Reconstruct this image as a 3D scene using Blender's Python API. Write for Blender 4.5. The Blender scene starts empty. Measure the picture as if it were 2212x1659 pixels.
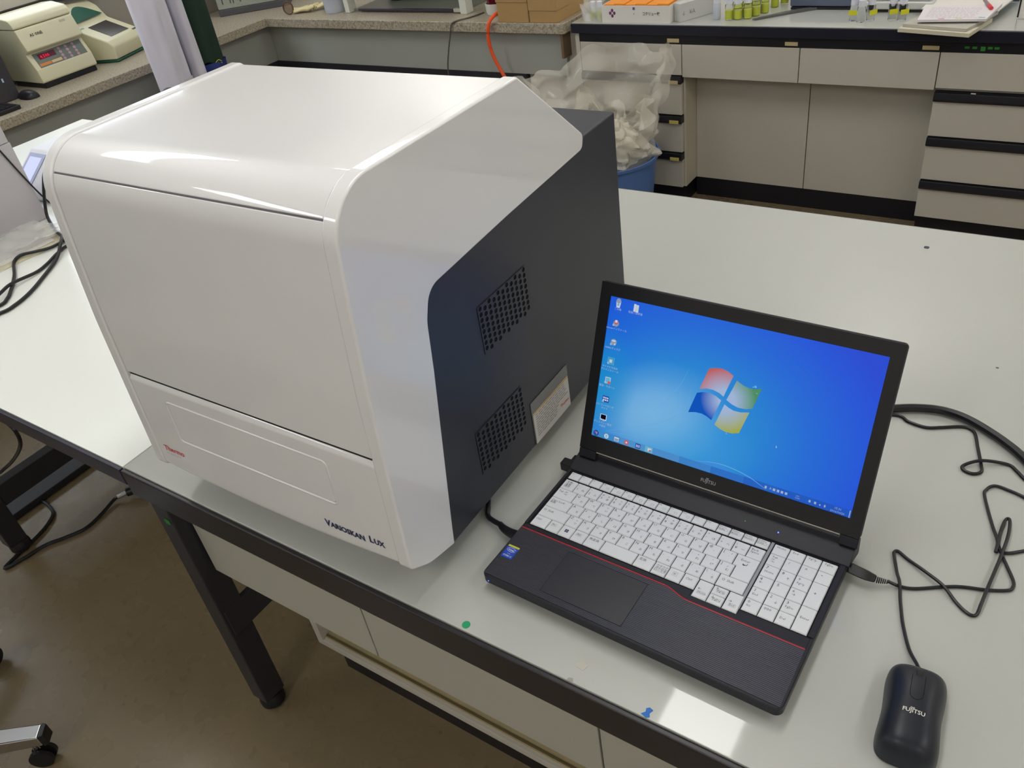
import bpy, math, random
from mathutils import Vector, Matrix
random.seed(7)
PI = math.pi
sc = bpy.context.scene
COL = sc.collection
TZ = 0.70                                   # height of the bench tops

# ------------------------------------------------------------------ camera
cam = bpy.data.cameras.new('camera'); cam_o = bpy.data.objects.new('camera', cam); COL.objects.link(cam_o)
cam.sensor_fit = 'HORIZONTAL'; cam.sensor_width = 36.0; cam.lens = 1789.15 * 36.0 / 2212.0
cam.clip_start = 0.02; cam.clip_end = 50
def cam_axes(yaw, pit, roll):
    cy, sy, cp, sp = math.cos(yaw), math.sin(yaw), math.cos(pit), math.sin(pit)
    f = Vector((sy*cp, cy*cp, -sp)); rt = Vector((cy, -sy, 0)); up = rt.cross(f)
    c, s = math.cos(roll), math.sin(roll)
    return c*rt + s*up, -s*rt + c*up, f
R_, U_, F_ = cam_axes(-0.6757, 0.6321, -0.1669)
M = Matrix.Identity(4)
for i in range(3):
    M[i][0] = R_[i]; M[i][1] = U_[i]; M[i][2] = -F_[i]
M[0][3], M[1][3], M[2][3] = 1.1576, -0.4211, 0.8069 + TZ
cam_o.matrix_world = M
sc.camera = cam_o

# ------------------------------------------------------------------ world, light, exposure
w = bpy.data.worlds.new('world'); sc.world = w; w.use_nodes = True
w.node_tree.nodes['Background'].inputs[0].default_value = (0.55, 0.6, 0.7, 1)
w.node_tree.nodes['Background'].inputs[1].default_value = 0.3
sc.view_settings.view_transform = 'Standard'; sc.view_settings.look = 'None'
sc.view_settings.gamma = 1; sc.view_settings.use_curve_mapping = False
sc.view_settings.exposure = 0.0
LAMP = 12.0
LAMP_COL = (1.0, 0.985, 0.955)
# x, y0, y1 of the ceiling fixtures; last two unseen, added for fill
FIXTURES = [(0.54, 0.0, 1.17), (0.54, 2.2, 3.1), (-1.78, 0.0, 1.17), (-1.78, 2.2, 3.1),
            (2.6, 0.0, 1.17), (-1.78, -2.4, -1.1), (0.54, -2.4, -1.1), (2.6, -2.4, -1.1), (2.6, 2.2, 3.1)]

# ------------------------------------------------------------------ materials
def lin(c):
    return tuple(((v/12.92) if v <= 0.04045 else ((v+0.055)/1.055)**2.4) for v in c)
def rgb(r, g, b): return lin((r/255.0, g/255.0, b/255.0))
MATS = {}
def mat(name, col, rough=0.5, metal=0.0, spec=0.5, coat=0.0, noise=0.0, nscale=60.0, bump=0.0, bscale=200.0,
        alpha=1.0, trans=0.0, emit=None, estr=0.0, sheen=0.0, ior=1.45, coat_rough=0.03):
    if name in MATS: return MATS[name]
    m = bpy.data.materials.new(name); m.use_nodes = True
    nt = m.node_tree; b = nt.nodes['Principled BSDF']
    b.inputs['Base Color'].default_value = (*col, 1)
    b.inputs['Roughness'].default_value = rough; b.inputs['Metallic'].default_value = metal
    b.inputs['Specular IOR Level'].default_value = spec; b.inputs['Coat Weight'].default_value = coat
    b.inputs['Coat Roughness'].default_value = coat_rough; b.inputs['IOR'].default_value = ior
    b.inputs['Alpha'].default_value = alpha; b.inputs['Transmission Weight'].default_value = trans
    b.inputs['Sheen Weight'].default_value = sheen
    if emit: b.inputs['Emission Color'].default_value = (*emit, 1); b.inputs['Emission Strength'].default_value = estr
    if noise or bump:
        tc = nt.nodes.new('ShaderNodeTexCoord')
    if noise:
        n = nt.nodes.new('ShaderNodeTexNoise'); n.inputs['Scale'].default_value = nscale; n.inputs['Detail'].default_value = 6
        nt.links.new(tc.outputs['Object'], n.inputs['Vector'])
        mx = nt.nodes.new('ShaderNodeMix'); mx.data_type = 'RGBA'
        mx.inputs[6].default_value = (*[max(0, c*(1-noise)) for c in col], 1)
        mx.inputs[7].default_value = (*[min(1, c*(1+noise)) for c in col], 1)
        nt.links.new(n.outputs['Fac'], mx.inputs[0]); nt.links.new(mx.outputs[2], b.inputs['Base Color'])
    if bump:
        n2 = nt.nodes.new('ShaderNodeTexNoise'); n2.inputs['Scale'].default_value = bscale; n2.inputs['Detail'].default_value = 3
        nt.links.new(tc.outputs['Object'], n2.inputs['Vector'])
        bp = nt.nodes.new('ShaderNodeBump'); bp.inputs['Strength'].default_value = bump; bp.inputs['Distance'].default_value = 0.001
        nt.links.new(n2.outputs['Fac'], bp.inputs['Height']); nt.links.new(bp.outputs['Normal'], b.inputs['Normal'])
    MATS[name] = m
    return m
def ribbed(name, col, rough, pitch, strength, axis='Y'):
    m = mat(name, col, rough)
    nt = m.node_tree; b = nt.nodes['Principled BSDF']
    tc = nt.nodes.new('ShaderNodeTexCoord'); wv = nt.nodes.new('ShaderNodeTexWave')
    wv.wave_type = 'BANDS'; wv.bands_direction = axis; wv.inputs['Scale'].default_value = 1.0/pitch*0.314
    nt.links.new(tc.outputs['Object'], wv.inputs['Vector'])
    bp = nt.nodes.new('ShaderNodeBump'); bp.inputs['Strength'].default_value = strength; bp.inputs['Distance'].default_value = 0.0006
    nt.links.new(wv.outputs['Fac'], bp.inputs['Height']); nt.links.new(bp.outputs['Normal'], b.inputs['Normal'])
    return m
def speckle(name, base, dark, light, rough):
    m = mat(name, base, rough)
    nt = m.node_tree; b = nt.nodes['Principled BSDF']
    tc = nt.nodes.new('ShaderNodeTexCoord'); n = nt.nodes.new('ShaderNodeTexNoise')
    n.inputs['Scale'].default_value = 130; n.inputs['Detail'].default_value = 5; n.inputs['Roughness'].default_value = 0.7
    nt.links.new(tc.outputs['Object'], n.inputs['Vector'])
    r = nt.nodes.new('ShaderNodeValToRGB'); e = r.color_ramp.elements
    e[0].position = 0.36; e[0].color = (*dark, 1); e[1].position = 0.64; e[1].color = (*light, 1)
    k = r.color_ramp.elements.new(0.5); k.color = (*base, 1)
    nt.links.new(n.outputs['Fac'], r.inputs[0]); nt.links.new(r.outputs[0], b.inputs['Base Color'])
    return m

M_TOP = mat('bench_laminate', rgb(179, 181, 176), 0.35, coat=0.8, coat_rough=0.035, noise=0.03, nscale=6, bump=0.05, bscale=40)
M_TOPL = mat('white_desk_laminate', rgb(247, 250, 245), 0.35, coat=0.6, coat_rough=0.08, noise=0.02, nscale=5)
M_EDGE = mat('black_edge_band', rgb(38, 35, 38), 0.35, noise=0.1, nscale=20)
M_STEEL = mat('dark_painted_steel', rgb(44, 43, 48), 0.45, noise=0.08, nscale=30)
M_RUB = mat('black_rubber', rgb(22, 22, 24), 0.5)
M_PANEL = mat('beige_panel', rgb(192, 187, 176), 0.45, noise=0.03, nscale=8)
M_PANEL2 = mat('grey_beige_panel', rgb(172, 171, 160), 0.5, noise=0.03, nscale=8)
M_TOE = mat('black_toe', rgb(25, 24, 30), 0.4)
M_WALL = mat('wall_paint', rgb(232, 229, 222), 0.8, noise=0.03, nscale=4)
M_CEIL = mat('ceiling_tile', rgb(240, 238, 232), 0.9, noise=0.03, nscale=30)
M_SPECK = speckle('speckled_counter', rgb(168, 158, 140), rgb(128, 116, 102), rgb(196, 188, 168), 0.3)
M_GREYW = mat('grey_green_panel', rgb(162, 164, 156), 0.55, noise=0.03, nscale=5)
M_BLACK = mat('black_plastic', rgb(26, 26, 30), 0.35)
M_CABLE = mat('black_cable', rgb(24, 25, 29), 0.38)
M_WHITE = mat('gloss_white_shell', rgb(231, 231, 233), 0.35, coat=1.0, coat_rough=0.03)
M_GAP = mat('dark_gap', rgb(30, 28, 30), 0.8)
M_DARK = mat('charcoal_powder_coat', rgb(50, 51, 60), 0.42, bump=0.12, bscale=900, noise=0.05, nscale=30)
M_HOLE = mat('vent_hole_black', rgb(6, 6, 8), 0.9)
M_NAVY = mat('navy_print', rgb(38, 46, 88), 0.5)
M_RED = mat('red_print', rgb(214, 58, 66), 0.5)
M_GREY_T = mat('grey_print', rgb(130, 125, 128), 0.5)
M_INK = mat('ink_print', rgb(60, 62, 70), 0.6)
M_KEY = mat('white_keycap', rgb(216, 219, 222), 0.42)
M_KINK = mat('key_legend_ink', rgb(58, 58, 66), 0.6)
M_LAPTOP = mat('laptop_matte_black', rgb(30, 30, 38), 0.45, spec=0.35, bump=0.08, bscale=1500)
M_PALM = ribbed('laptop_ribbed_palm_rest', rgb(50, 50, 58), 0.36, 0.0022, 0.55)
M_PAD = mat('touchpad_black', rgb(44, 44, 51), 0.34)
M_BEZ = mat('bezel_black', rgb(24, 24, 28), 0.33)
M_REDL = mat('red_trim', rgb(190, 40, 55), 0.25, coat=0.5)
M_SILV = mat('silver_print', rgb(170, 170, 175), 0.35, metal=0.4)
M_PALE = mat('pale_glint_and_cap', rgb(190, 186, 172), 0.3, metal=0.3)  # painted glint on the lid edge, and the rail cap
M_CHROME = mat('chrome', rgb(200, 202, 208), 0.08, metal=1.0)
M_CARD = mat('cardboard', rgb(176, 142, 94), 0.8, noise=0.06, nscale=40)
M_PAPER = mat('paper', rgb(226, 222, 216), 0.7)
M_CREAM = mat('cream_plastic', rgb(212, 208, 176), 0.32, noise=0.02, nscale=10)
M_GREEN = mat('dark_green_plastic', rgb(24, 84, 66), 0.4)
M_CLOTH = mat('white_cotton', rgb(214, 212, 226), 0.9, sheen=0.2, bump=0.2, bscale=300)
M_GCLOTH = mat('dark_green_cloth', rgb(30, 52, 40), 0.85, bump=0.2, bscale=300)
M_BCLOTH = mat('blue_cloth', rgb(38, 52, 118), 0.7, bump=0.2, bscale=300)
M_BLUEBIN = mat('blue_bin_plastic', rgb(84, 118, 178), 0.4)
M_ORANGE = mat('orange_hose', rgb(240, 92, 44), 0.4)
M_ORB = mat('orange_cardboard', rgb(240, 150, 50), 0.6)
M_YEL = mat('yellow_tape', rgb(216, 214, 40), 0.6)
M_CAPW = mat('white_cap', rgb(222, 224, 236), 0.4)
M_VIAL = mat('clear_glass', (0.95, 0.97, 0.95), 0.05, trans=1.0, ior=1.2)
M_LIQ = mat('yellow_green_liquid', rgb(214, 222, 84), 0.15, trans=0.0, ior=1.33)
M_CLEARP = mat('clear_plastic', (0.9, 0.92, 0.92), 0.10, alpha=0.36, spec=1.0)
M_MILKY = mat('milky_plastic', rgb(205, 210, 222), 0.3, alpha=0.75)
M_BAG = mat('bin_bag_film', rgb(226, 222, 210), 0.18, alpha=0.34, spec=1.0, bump=0.6, bscale=22)
M_WASTE = mat('crumpled_white_film', rgb(228, 222, 205), 0.25)
M_GREENDOT = mat('green_sticker', rgb(24, 150, 96), 0.6)
M_GTAPE = mat('green_tape', rgb(40, 120, 44), 0.6)
M_BTAPE = mat('blue_tape', rgb(40, 108, 190), 0.6)
M_TAN = mat('label_card', rgb(190, 172, 130), 0.6)
M_LABY = mat('yellowed_label', rgb(206, 190, 110), 0.6)
M_GREYBOX = mat('light_grey_casing', rgb(190, 186, 190), 0.45, noise=0.02, nscale=6)
M_STAIN = mat('stained_shelf_board', rgb(178, 163, 124), 0.5, noise=0.22, nscale=14)
M_BLUE_ST = mat('sticker_blue', rgb(30, 72, 176), 0.35)
M_DARKSC = mat('dark_lcd', rgb(70, 66, 62), 0.2)
def emis(name, col, s):
    m = bpy.data.materials.new(name); m.use_nodes = True; nt = m.node_tree
    nt.nodes.remove(nt.nodes['Principled BSDF'])
    e = nt.nodes.new('ShaderNodeEmission'); e.inputs[0].default_value = (*col, 1); e.inputs[1].default_value = s
    nt.links.new(e.outputs[0], nt.nodes['Material Output'].inputs[0]); return m
M_LAMP = emis('lamp_diffuser', LAMP_COL, LAMP)
M_LEDB = emis('blue_led', (0.05, 0.1, 1.0), 6); M_LEDG = emis('green_led', (0.05, 0.8, 0.1), 1.2); M_LEDR = emis('red_led', (1.0, 0.02, 0.08), 1.1)
M_LIT = emis('lit_lcd', rgb(215, 222, 255), 1.0)

# ------------------------------------------------------------------ mesh helpers
class MB:
    def __init__(s): s.v = []; s.f = []; s.m = []
    def add(s, vs, fs, m=0):
        o = len(s.v); s.v += [tuple(p) for p in vs]; s.f += [tuple(i+o for i in f) for f in fs]; s.m += [m]*len(fs); return s
    def box(s, x0, x1, y0, y1, z0, z1, m=0):
        vs = [(x0,y0,z0),(x1,y0,z0),(x1,y1,z0),(x0,y1,z0),(x0,y0,z1),(x1,y0,z1),(x1,y1,z1),(x0,y1,z1)]
        return s.add(vs, [(0,3,2,1),(4,5,6,7),(0,1,5,4),(1,2,6,5),(2,3,7,6),(3,0,4,7)], m)
    def prism(s, poly, a, b, axis='z', m=0):
        """poly: 2D points; axis x: (y,z), axis y: (x,z), axis z: (x,y)"""
        def P(p, t):
            return (t,p[0],p[1]) if axis == 'x' else ((p[0],t,p[1]) if axis == 'y' else (p[0],p[1],t))
        n = len(poly); vs = [P(p,a) for p in poly] + [P(p,b) for p in poly]
        area = sum(poly[i][0]*poly[(i+1)%n][1]-poly[(i+1)%n][0]*poly[i][1] for i in range(n))
        flip = (area > 0) == (b > a)
        if axis == 'y': flip = not flip
        fs = [tuple(range(n)), tuple(range(2*n-1, n-1, -1))]
        fs += [(i, i+n, (i+1)%n+n, (i+1)%n) for i in range(n)]
        if flip: fs = [tuple(reversed(f)) for f in fs]
        return s.add(vs, fs, m)
    def cyl(s, c, r, h, n=16, m=0, r2=None, axis='z'):
        r2 = r if r2 is None else r2; vs = []
        for k, (rr, t) in enumerate(((r,0),(r2,h))):
            for i in range(n):
                a = 2*PI*i/n; p = (rr*math.cos(a), rr*math.sin(a), t)
                if axis == 'x': p = (p[2], p[0], p[1])
                if axis == 'y': p = (p[1], p[2], p[0])
                vs.append((c[0]+p[0], c[1]+p[1], c[2]+p[2]))
        fs = [tuple(range(n-1,-1,-1)), tuple(range(n,2*n))] + [(i,(i+1)%n,(i+1)%n+n,i+n) for i in range(n)]
        return s.add(vs, fs, m)
    def lathe(s, prof, c=(0,0,0), n=24, m=0):
        vs = []; fs = []; k = len(prof)
        for i in range(n):
            a = 2*PI*i/n
            for r, z in prof: vs.append((c[0]+r*math.cos(a), c[1]+r*math.sin(a), c[2]+z))
        for i in range(n):
            j = (i+1) % n
            for q in range(k-1): fs.append((i*k+q, j*k+q, j*k+q+1, i*k+q+1))
        return s.add(vs, fs, m)
    def tube(s, pts, r, n=8, m=0, sub=6, smooth=True, rfun=None):
        P = [Vector(p) for p in pts]
        if smooth and len(P) > 2:
            Q = []
            E = [P[0]*2-P[1]] + P + [P[-1]*2-P[-2]]
            for i in range(1, len(E)-2):
                for k in range(sub):
                    t = k/sub; p0,p1,p2,p3 = E[i-1:i+3]
                    Q.append(0.5*((2*p1)+(-p0+p2)*t+(2*p0-5*p1+4*p2-p3)*t*t+(-p0+3*p1-3*p2+p3)*t*t*t))
            Q.append(P[-1]); P = Q
        up = Vector((0.01,0.02,1)); vs = []; fs = []
        for i, p in enumerate(P):
            d = (P[min(i+1,len(P)-1)] - P[max(i-1,0)]).normalized()
            a = d.cross(up)
            if a.length < 0.15: a = d.cross(Vector((0,1,0)))
            a.normalize(); b = a.cross(d).normalized()
            rr = r if rfun is None else r*rfun(i/(len(P)-1))
            for k in range(n):
                t = 2*PI*k/n; vs.append(p + a*(rr*math.cos(t)) + b*(rr*math.sin(t)))
        for i in range(len(P)-1):
            for k in range(n):
                fs.append((i*n+k, i*n+(k+1)%n, (i+1)*n+(k+1)%n, (i+1)*n+k))
        fs.append(tuple(range(n))[::-1]); fs.append(tuple(range((len(P)-1)*n, len(P)*n)))
        return s.add(vs, fs, m)
    def grid(s, fn, nu, nv, m=0, closed_u=False):
        vs = [fn(i/(nu if closed_u else nu-1), j/(nv-1)) for i in range(nu) for j in range(nv)]; fs = []
        for i in range(nu if closed_u else nu-1):
            for j in range(nv-1):
                a = i*nv+j; b = ((i+1) % nu)*nv+j; fs.append((a, b, b+1, a+1))
        return s.add(vs, fs, m)
    def text(s, body, size, pos, m=0, align='LEFT', mtx=None, res=1, bold=0.0, sx=1.0, space=1.0):
        c = bpy.data.curves.new('t', 'FONT'); c.body = body; c.size = size; c.resolution_u = res; c.align_x = align
        c.offset = bold*size; c.space_character = space
        o = bpy.data.objects.new('t', c); me = bpy.data.meshes.new_from_object(o)
        vs = [Vector((v.co.x*sx, v.co.y, v.co.z)) for v in me.vertices]
        T = Matrix.Translation(Vector(pos)) @ (mtx or Matrix.Identity(4))
        s.add([T @ v for v in vs], [tuple(p.vertices) for p in me.polygons], m)
        bpy.data.meshes.remove(me); bpy.data.objects.remove(o); bpy.data.curves.remove(c)
        return s
def obj(name, mb, mats, parent=None, bevel=0.0, seg=2, smooth=35.0, loc=None, rot=None, flat=False):
    me = bpy.data.meshes.new(name); me.from_pydata(mb.v, [], mb.f); me.update()
    if not isinstance(mats, (list, tuple)): mats = [mats]
    for m in mats: me.materials.append(m)
    if len(mats) > 1: me.polygons.foreach_set('material_index', mb.m)
    if not flat:
        me.polygons.foreach_set('use_smooth', [True]*len(me.polygons)); me.set_sharp_from_angle(angle=math.radians(smooth))
    o = bpy.data.objects.new(name, me); COL.objects.link(o)
    if parent: o.parent = parent
    if loc: o.location = loc
    if rot: o.rotation_euler = rot
    if bevel:
        b = o.modifiers.new('bevel', 'BEVEL'); b.width = bevel; b.segments = seg; b.limit_method = 'ANGLE'
        b.angle_limit = math.radians(40); b.harden_normals = True
    return o
def tag(o, label, cat, group=None):
    o['label'] = label; o['category'] = cat
    if group: o['group'] = group
    return o
def thing(name, label, cat, loc=(0,0,0), rz=0.0, group=None):
    o = bpy.data.objects.new(name, None); COL.objects.link(o); o.empty_display_size = 0.05
    o.location = loc; o.rotation_euler = (0,0,rz); return tag(o, label, cat, group)
def struct(name, mb, m, bevel=0.0, parent=None):
    o = obj(name, mb, m, parent, bevel); o['kind'] = 'structure'; return o
def copy_tree(o, parent=None):
    c = o.copy(); COL.objects.link(c)
    if parent: c.parent = parent
    for ch in list(o.children): copy_tree(ch, c)
    return c
def fillet(poly, closed=True, seg=6):
    """poly: (y, z, radius)"""
    out = []; n = len(poly)
    for i in range(n):
        p = Vector(poly[i][:2]); r = poly[i][2]
        if (not closed and i in (0, n-1)) or r <= 0: out.append(tuple(p)); continue
        a = Vector(poly[i-1][:2]) - p; b = Vector(poly[(i+1) % n][:2]) - p
        la, lb = a.length, b.length; a.normalize(); b.normalize()
        ang = math.acos(max(-1, min(1, a.dot(b))))
        t = min(r/math.tan(ang/2), la*0.49, lb*0.49); r2 = t*math.tan(ang/2)
        bis = (a+b).normalized(); c = p + bis*(r2/math.sin(ang/2))
        s = p + a*t - c; e = p + b*t - c
        a0 = math.atan2(s.y, s.x); a1 = math.atan2(e.y, e.x); d = a1-a0
        while d > PI: d -= 2*PI
        while d < -PI: d += 2*PI
        k = max(2, int(seg*abs(d)/(PI/2))+1)
        for j in range(k+1):
            an = a0 + d*j/k; out.append((c.x + r2*math.cos(an), c.y + r2*math.sin(an)))
    return out
def rrect(x0, x1, y0, y1, r, seg=5):
    return fillet([(x0,y0,r),(x1,y0,r),(x1,y1,r),(x0,y1,r)], True, seg)

# ------------------------------------------------------------------ room shell
WX0, WX1, WY0, WY1, WH = -2.80, 3.4, -3.0, 3.25, 2.60
def floor_mat():
    m = mat('sheet_floor', rgb(122, 109, 84), 0.32)
    nt = m.node_tree; b = nt.nodes['Principled BSDF']; tc = nt.nodes.new('ShaderNodeTexCoord')
    n = nt.nodes.new('ShaderNodeTexNoise'); n.inputs['Scale'].default_value = 1.6; n.inputs['Detail'].default_value = 3
    n.inputs['Roughness'].default_value = 0.5
    nt.links.new(tc.outputs['Object'], n.inputs['Vector'])
    r = nt.nodes.new('ShaderNodeValToRGB'); r.color_ramp.elements[0].position = 0.3; r.color_ramp.elements[1].position = 0.7
    r.color_ramp.elements[0].color = (*rgb(118, 104, 79), 1); r.color_ramp.elements[1].color = (*rgb(126, 112, 86), 1)
    nt.links.new(n.outputs['Fac'], r.inputs[0]); nt.links.new(r.outputs[0], b.inputs['Base Color'])
    n2 = nt.nodes.new('ShaderNodeTexNoise'); n2.inputs['Scale'].default_value = 14
    nt.links.new(tc.outputs['Object'], n2.inputs['Vector'])
    mr = nt.nodes.new('ShaderNodeMapRange'); mr.inputs[3].default_value = 0.2; mr.inputs[4].default_value = 0.36
    nt.links.new(n2.outputs['Fac'], mr.inputs[0]); nt.links.new(mr.outputs[0], b.inputs['Roughness'])
    return m
struct('floor', MB().box(WX0, WX1, WY0, WY1, -0.05, 0), floor_mat())
struct('ceiling', MB().box(WX0, WX1, WY0, WY1, WH, WH+0.05), M_CEIL)
struct('wall_back', MB().box(WX0-0.1, WX1+0.1, WY1, WY1+0.1, 0, WH), M_WALL)
struct('wall_front', MB().box(WX0-0.1, WX1+0.1, WY0-0.1, WY0, 0, WH), M_WALL)
struct('wall_right', MB().box(WX1, WX1+0.1, WY0, WY1, 0, WH), M_WALL)
# left wall with a window opening above z = 1.0
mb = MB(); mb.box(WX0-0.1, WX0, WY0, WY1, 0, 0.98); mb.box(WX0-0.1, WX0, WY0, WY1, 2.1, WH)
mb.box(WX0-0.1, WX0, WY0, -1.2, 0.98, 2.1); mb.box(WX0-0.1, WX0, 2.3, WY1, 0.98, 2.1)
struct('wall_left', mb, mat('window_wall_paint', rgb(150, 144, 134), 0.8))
win = struct('window_1', MB().box(WX0-0.09, WX0-0.07, -1.2, 2.3, 0.98, 2.1), mat('frosted_daylight_glass', rgb(205, 212, 214), 0.4, emit=(0.82,0.9,1.0), estr=2.0))
for y in (-1.2, -0.05, 1.1, 2.26):
    o = obj('window_frame', MB().box(WX0-0.06, WX0-0.01, y, y+0.04, 0.98, 2.1), M_PANEL, win)
for z in (0.98, 2.06):
    o = obj('window_rail', MB().box(WX0-0.06, WX0+0.015, -1.2, 2.3, z, z+0.04), M_PANEL, win)
obj('window_sill', MB().box(WX0, WX0+0.03, -1.2, 2.3, 0.955, 0.972), M_STEEL, win)
first = None
for i, (x, y0, y1) in enumerate(FIXTURES):
    lab = ['long ceiling light above the laptop table', 'short ceiling light above the rear bench', 'long ceiling light above the left desk',
           'short ceiling light above the far corner counter', 'long ceiling light by the right wall', 'ceiling light behind the camera on the left',
           'ceiling light behind the camera in the middle', 'ceiling fill light added behind the camera on the right', 'short ceiling fill light added in the far right corner'][i]
    t = thing('ceiling_light', 'white ' + lab, 'light', (x, (y0+y1)/2, WH), 0)
    h = (y1-y0)/2
    obj('housing', MB().box(-0.15, 0.15, -h-0.02, h+0.02, -0.03, 0), M_CEIL, t)
    obj('diffuser', MB().box(-0.125, 0.125, -h, h, -0.045, -0.031), M_LAMP, t)

# ------------------------------------------------------------------ right table (the one in front)
tb = thing('laboratory_table', 'black-edged pale table under the large white instrument and laptop', 'table', (0, 0, 0))
TL, TD = 2.0, 1.176
obj('table_top', MB().box(0.001, TL, 0.004, TD, 0.668, TZ), M_TOP, tb, 0.0012)
mb = MB(); mb.box(0.001, TL, -0.004, 0.0035, 0.645, 0.6985)
obj('front_edge_band', mb, M_EDGE, tb, 0.0025)
obj('rear_edge_band', MB().box(0.001, TL, TD+0.0005, TD+0.004, 0.645, 0.6985), M_EDGE, tb)
obj('top_rail', MB().box(0.01, TL-0.01, 0.02, 0.045, 0.60, 0.667), M_STEEL, tb)
def leg_mesh(x, y):
    # post leans a touch to the left towards the floor
    mb = MB(); w_ = 0.045; d = 0.05; dx = -0.016
    vs = []
    for z, k in ((0.035, dx), (0.667, 0)):
        vs += [(x+k, y, z), (x+k+w_, y, z), (x+k+w_, y+d, z), (x+k, y+d, z)]
    mb.add(vs, [(0,3,2,1),(4,5,6,7),(0,1,5,4),(1,2,6,5),(2,3,7,6),(3,0,4,7)]); return mb
for i, (x, y) in enumerate(((0.0, 0.014), (0.0, TD-0.07), (TL-0.05, 0.014), (TL-0.05, TD-0.07))):
    l = obj('leg', leg_mesh(x, y), M_STEEL, tb, 0.003)
    obj('foot', MB().lathe([(0.0,0.0),(0.02,0.0),(0.026,0.008),(0.026,0.022),(0.02,0.032),(0.008,0.036),(0.0,0.036)], (x+0.008, y+0.025, 0.0), 20), M_RUB, l)
for x in (0.026, TL-0.070):
    obj('brace', MB().box(x, x+0.0125, 0.020, TD-0.03, 0.262, 0.330), M_STEEL, tb, 0.002)
# drawers slung under the top
for x0, x1 in ((0.0475, 0.434), (0.437, 0.83), (0.833, 1.22), (1.223, 1.62)):
    o = obj('under_drawer', MB().box(x0, x1, 0.048, 0.5, 0.448, 0.5995), M_PANEL2, tb, 0.0015)
    o2 = obj('drawer_front', MB().box(x0, x1, 0.040, 0.047, 0.437, 0.640), M_PANEL2, tb, 0.0015)
tag(obj('green_tape_piece', MB().prism(rrect(0.022, 0.036, 0.572, 0.584, 0.004, 2), 0.0125, 0.0135, 'y'), M_GTAPE), 'small green tape scrap stuck on the top of the front table leg', 'tape')

# low cabinet on the floor under the table
cb = thing('floor_cabinet', 'low beige cabinet with empty sliding-door tracks standing under the table', 'cabinet', (0.065, 0.155, 0))
obj('side_board', MB().box(0, 0.018, 0, 0.45, 0.095, 0.42), M_PANEL, cb, 0.001)
obj('side_board', MB().box(1.182, 1.2, 0, 0.45, 0.095, 0.42), M_PANEL, cb, 0.001)
obj('cabinet_top', MB().box(0.0185, 1.1815, 0, 0.45, 0.402, 0.42), M_PANEL, cb, 0.001)
obj('bottom_board', MB().box(0.0185, 1.1815, 0.0, 0.45, 0.095, 0.114), [M_PANEL], cb, 0.001)
obj('stained_floor', MB().box(0.019, 1.181, 0.008, 0.43, 0.1145, 0.1165), M_STAIN, cb)
for y in (0.010, 0.055): obj('door_track', MB().box(0.02, 1.18, y, y+0.004, 0.117, 0.1195), mat('track_brown', rgb(104, 90, 60), 0.6), cb)
obj('back_board', MB().box(0.0185, 1.1815, 0.432, 0.45, 0.1175, 0.4015), M_PANEL, cb)
obj('centre_board', MB().box(0.59, 0.608, 0.12, 0.43, 0.1178, 0.4015), M_PANEL, cb)
obj('toe_kick', MB().box(0.03, 1.17, 0.024, 0.42, 0.0, 0.0945), M_TOE, cb)

# ------------------------------------------------------------------ left desk
ld = thing('white_desk', 'brighter white desk standing against the left end of the table', 'table', (0, 0, 0))
obj('desk_top', MB().box(-1.9, -0.001, 0.004, TD, 0.668, TZ), M_TOPL, ld, 0.001)
obj('front_edge_band', MB().box(-1.9, -0.001, -0.004, 0.0035, 0.665, 0.6985), mat('navy_edge', rgb(34, 34, 52), 0.35), ld, 0.002)
for x in (-1.0, -1.86):
    l = obj('leg', MB().box(x, x+0.045, 0.0, 0.05, 0.035, 0.6675), M_STEEL, ld, 0.003)
    obj('foot', MB().lathe([(0.0,0.0),(0.02,0.0),(0.027,0.008),(0.027,0.022),(0.02,0.033),(0.0,0.0345)], (x+0.02, 0.03, 0), 20), M_RUB, l)
    l = obj('leg', MB().box(x, x+0.045, TD-0.08, TD-0.03, 0.035, 0.6675), M_STEEL, ld, 0.003)
    obj('foot', MB().lathe([(0.0,0.0),(0.02,0.0),(0.027,0.008),(0.027,0.022),(0.02,0.033),(0.0,0.0345)], (x+0.02, TD-0.055, 0), 20), M_RUB, l)
    obj('brace', MB().box(x+0.004, x+0.04, 0.051, TD-0.081, 0.150, 0.212), M_STEEL, ld, 0.002)
obj('desk_rail', MB().box(-1.88, -0.02, 0.02, 0.04, 0.62, 0.667), M_STEEL, ld)
cc = thing('floor_strips', 'pale strip with a black strip beside it on the floor under the white desk', 'cable duct', (-1.236, 0.03, 0))  # pale band and thicker black band side by side on the floor
obj('pale_strip', MB().box(0.0, 0.060, 0.0, 0.9, 0.0003, 0.006), M_PANEL2, cc)
obj('black_strip', MB().box(0.0605, 0.135, 0.03, 0.9, 0.0003, 0.022), M_STEEL, cc, 0.003)

# ------------------------------------------------------------------ the plate-reader instrument
inst = thing('plate_reader', 'large glossy white and charcoal laboratory instrument on the table', 'instrument', (0.6063, 0.0261, TZ), 0.0135)
IW = 0.4873
prof = [(0.0720,0.0205,0.003),(0.0225,0.0330,0.05),(-0.0105,0.0545,0.012),(-0.0050,0.170,0.4),(0.0020,0.300,0.6),(0.0120,0.410,0.6),(0.0245,0.5268,0.062),
        (0.349,0.5262,0.010),(0.4885,0.4060,0.010)]
cshape = prof + [(0.4835,0.3865,0.010),(0.290,0.3785,0.2),(0.1290,0.3690,0.026),(0.1155,0.335,0.05),(0.1084,0.2734,0.3),(0.0752,0.047,0.1)]
cs = fillet(cshape, True, 12)
for nm, a, b in (('side_panel', -0.0195, 0.0), ('side_panel', -IW, -IW+0.0195)):
    obj(nm, MB().prism(cs, a, b, 'x'), M_WHITE, inst, 0.0055, 4)
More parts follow.
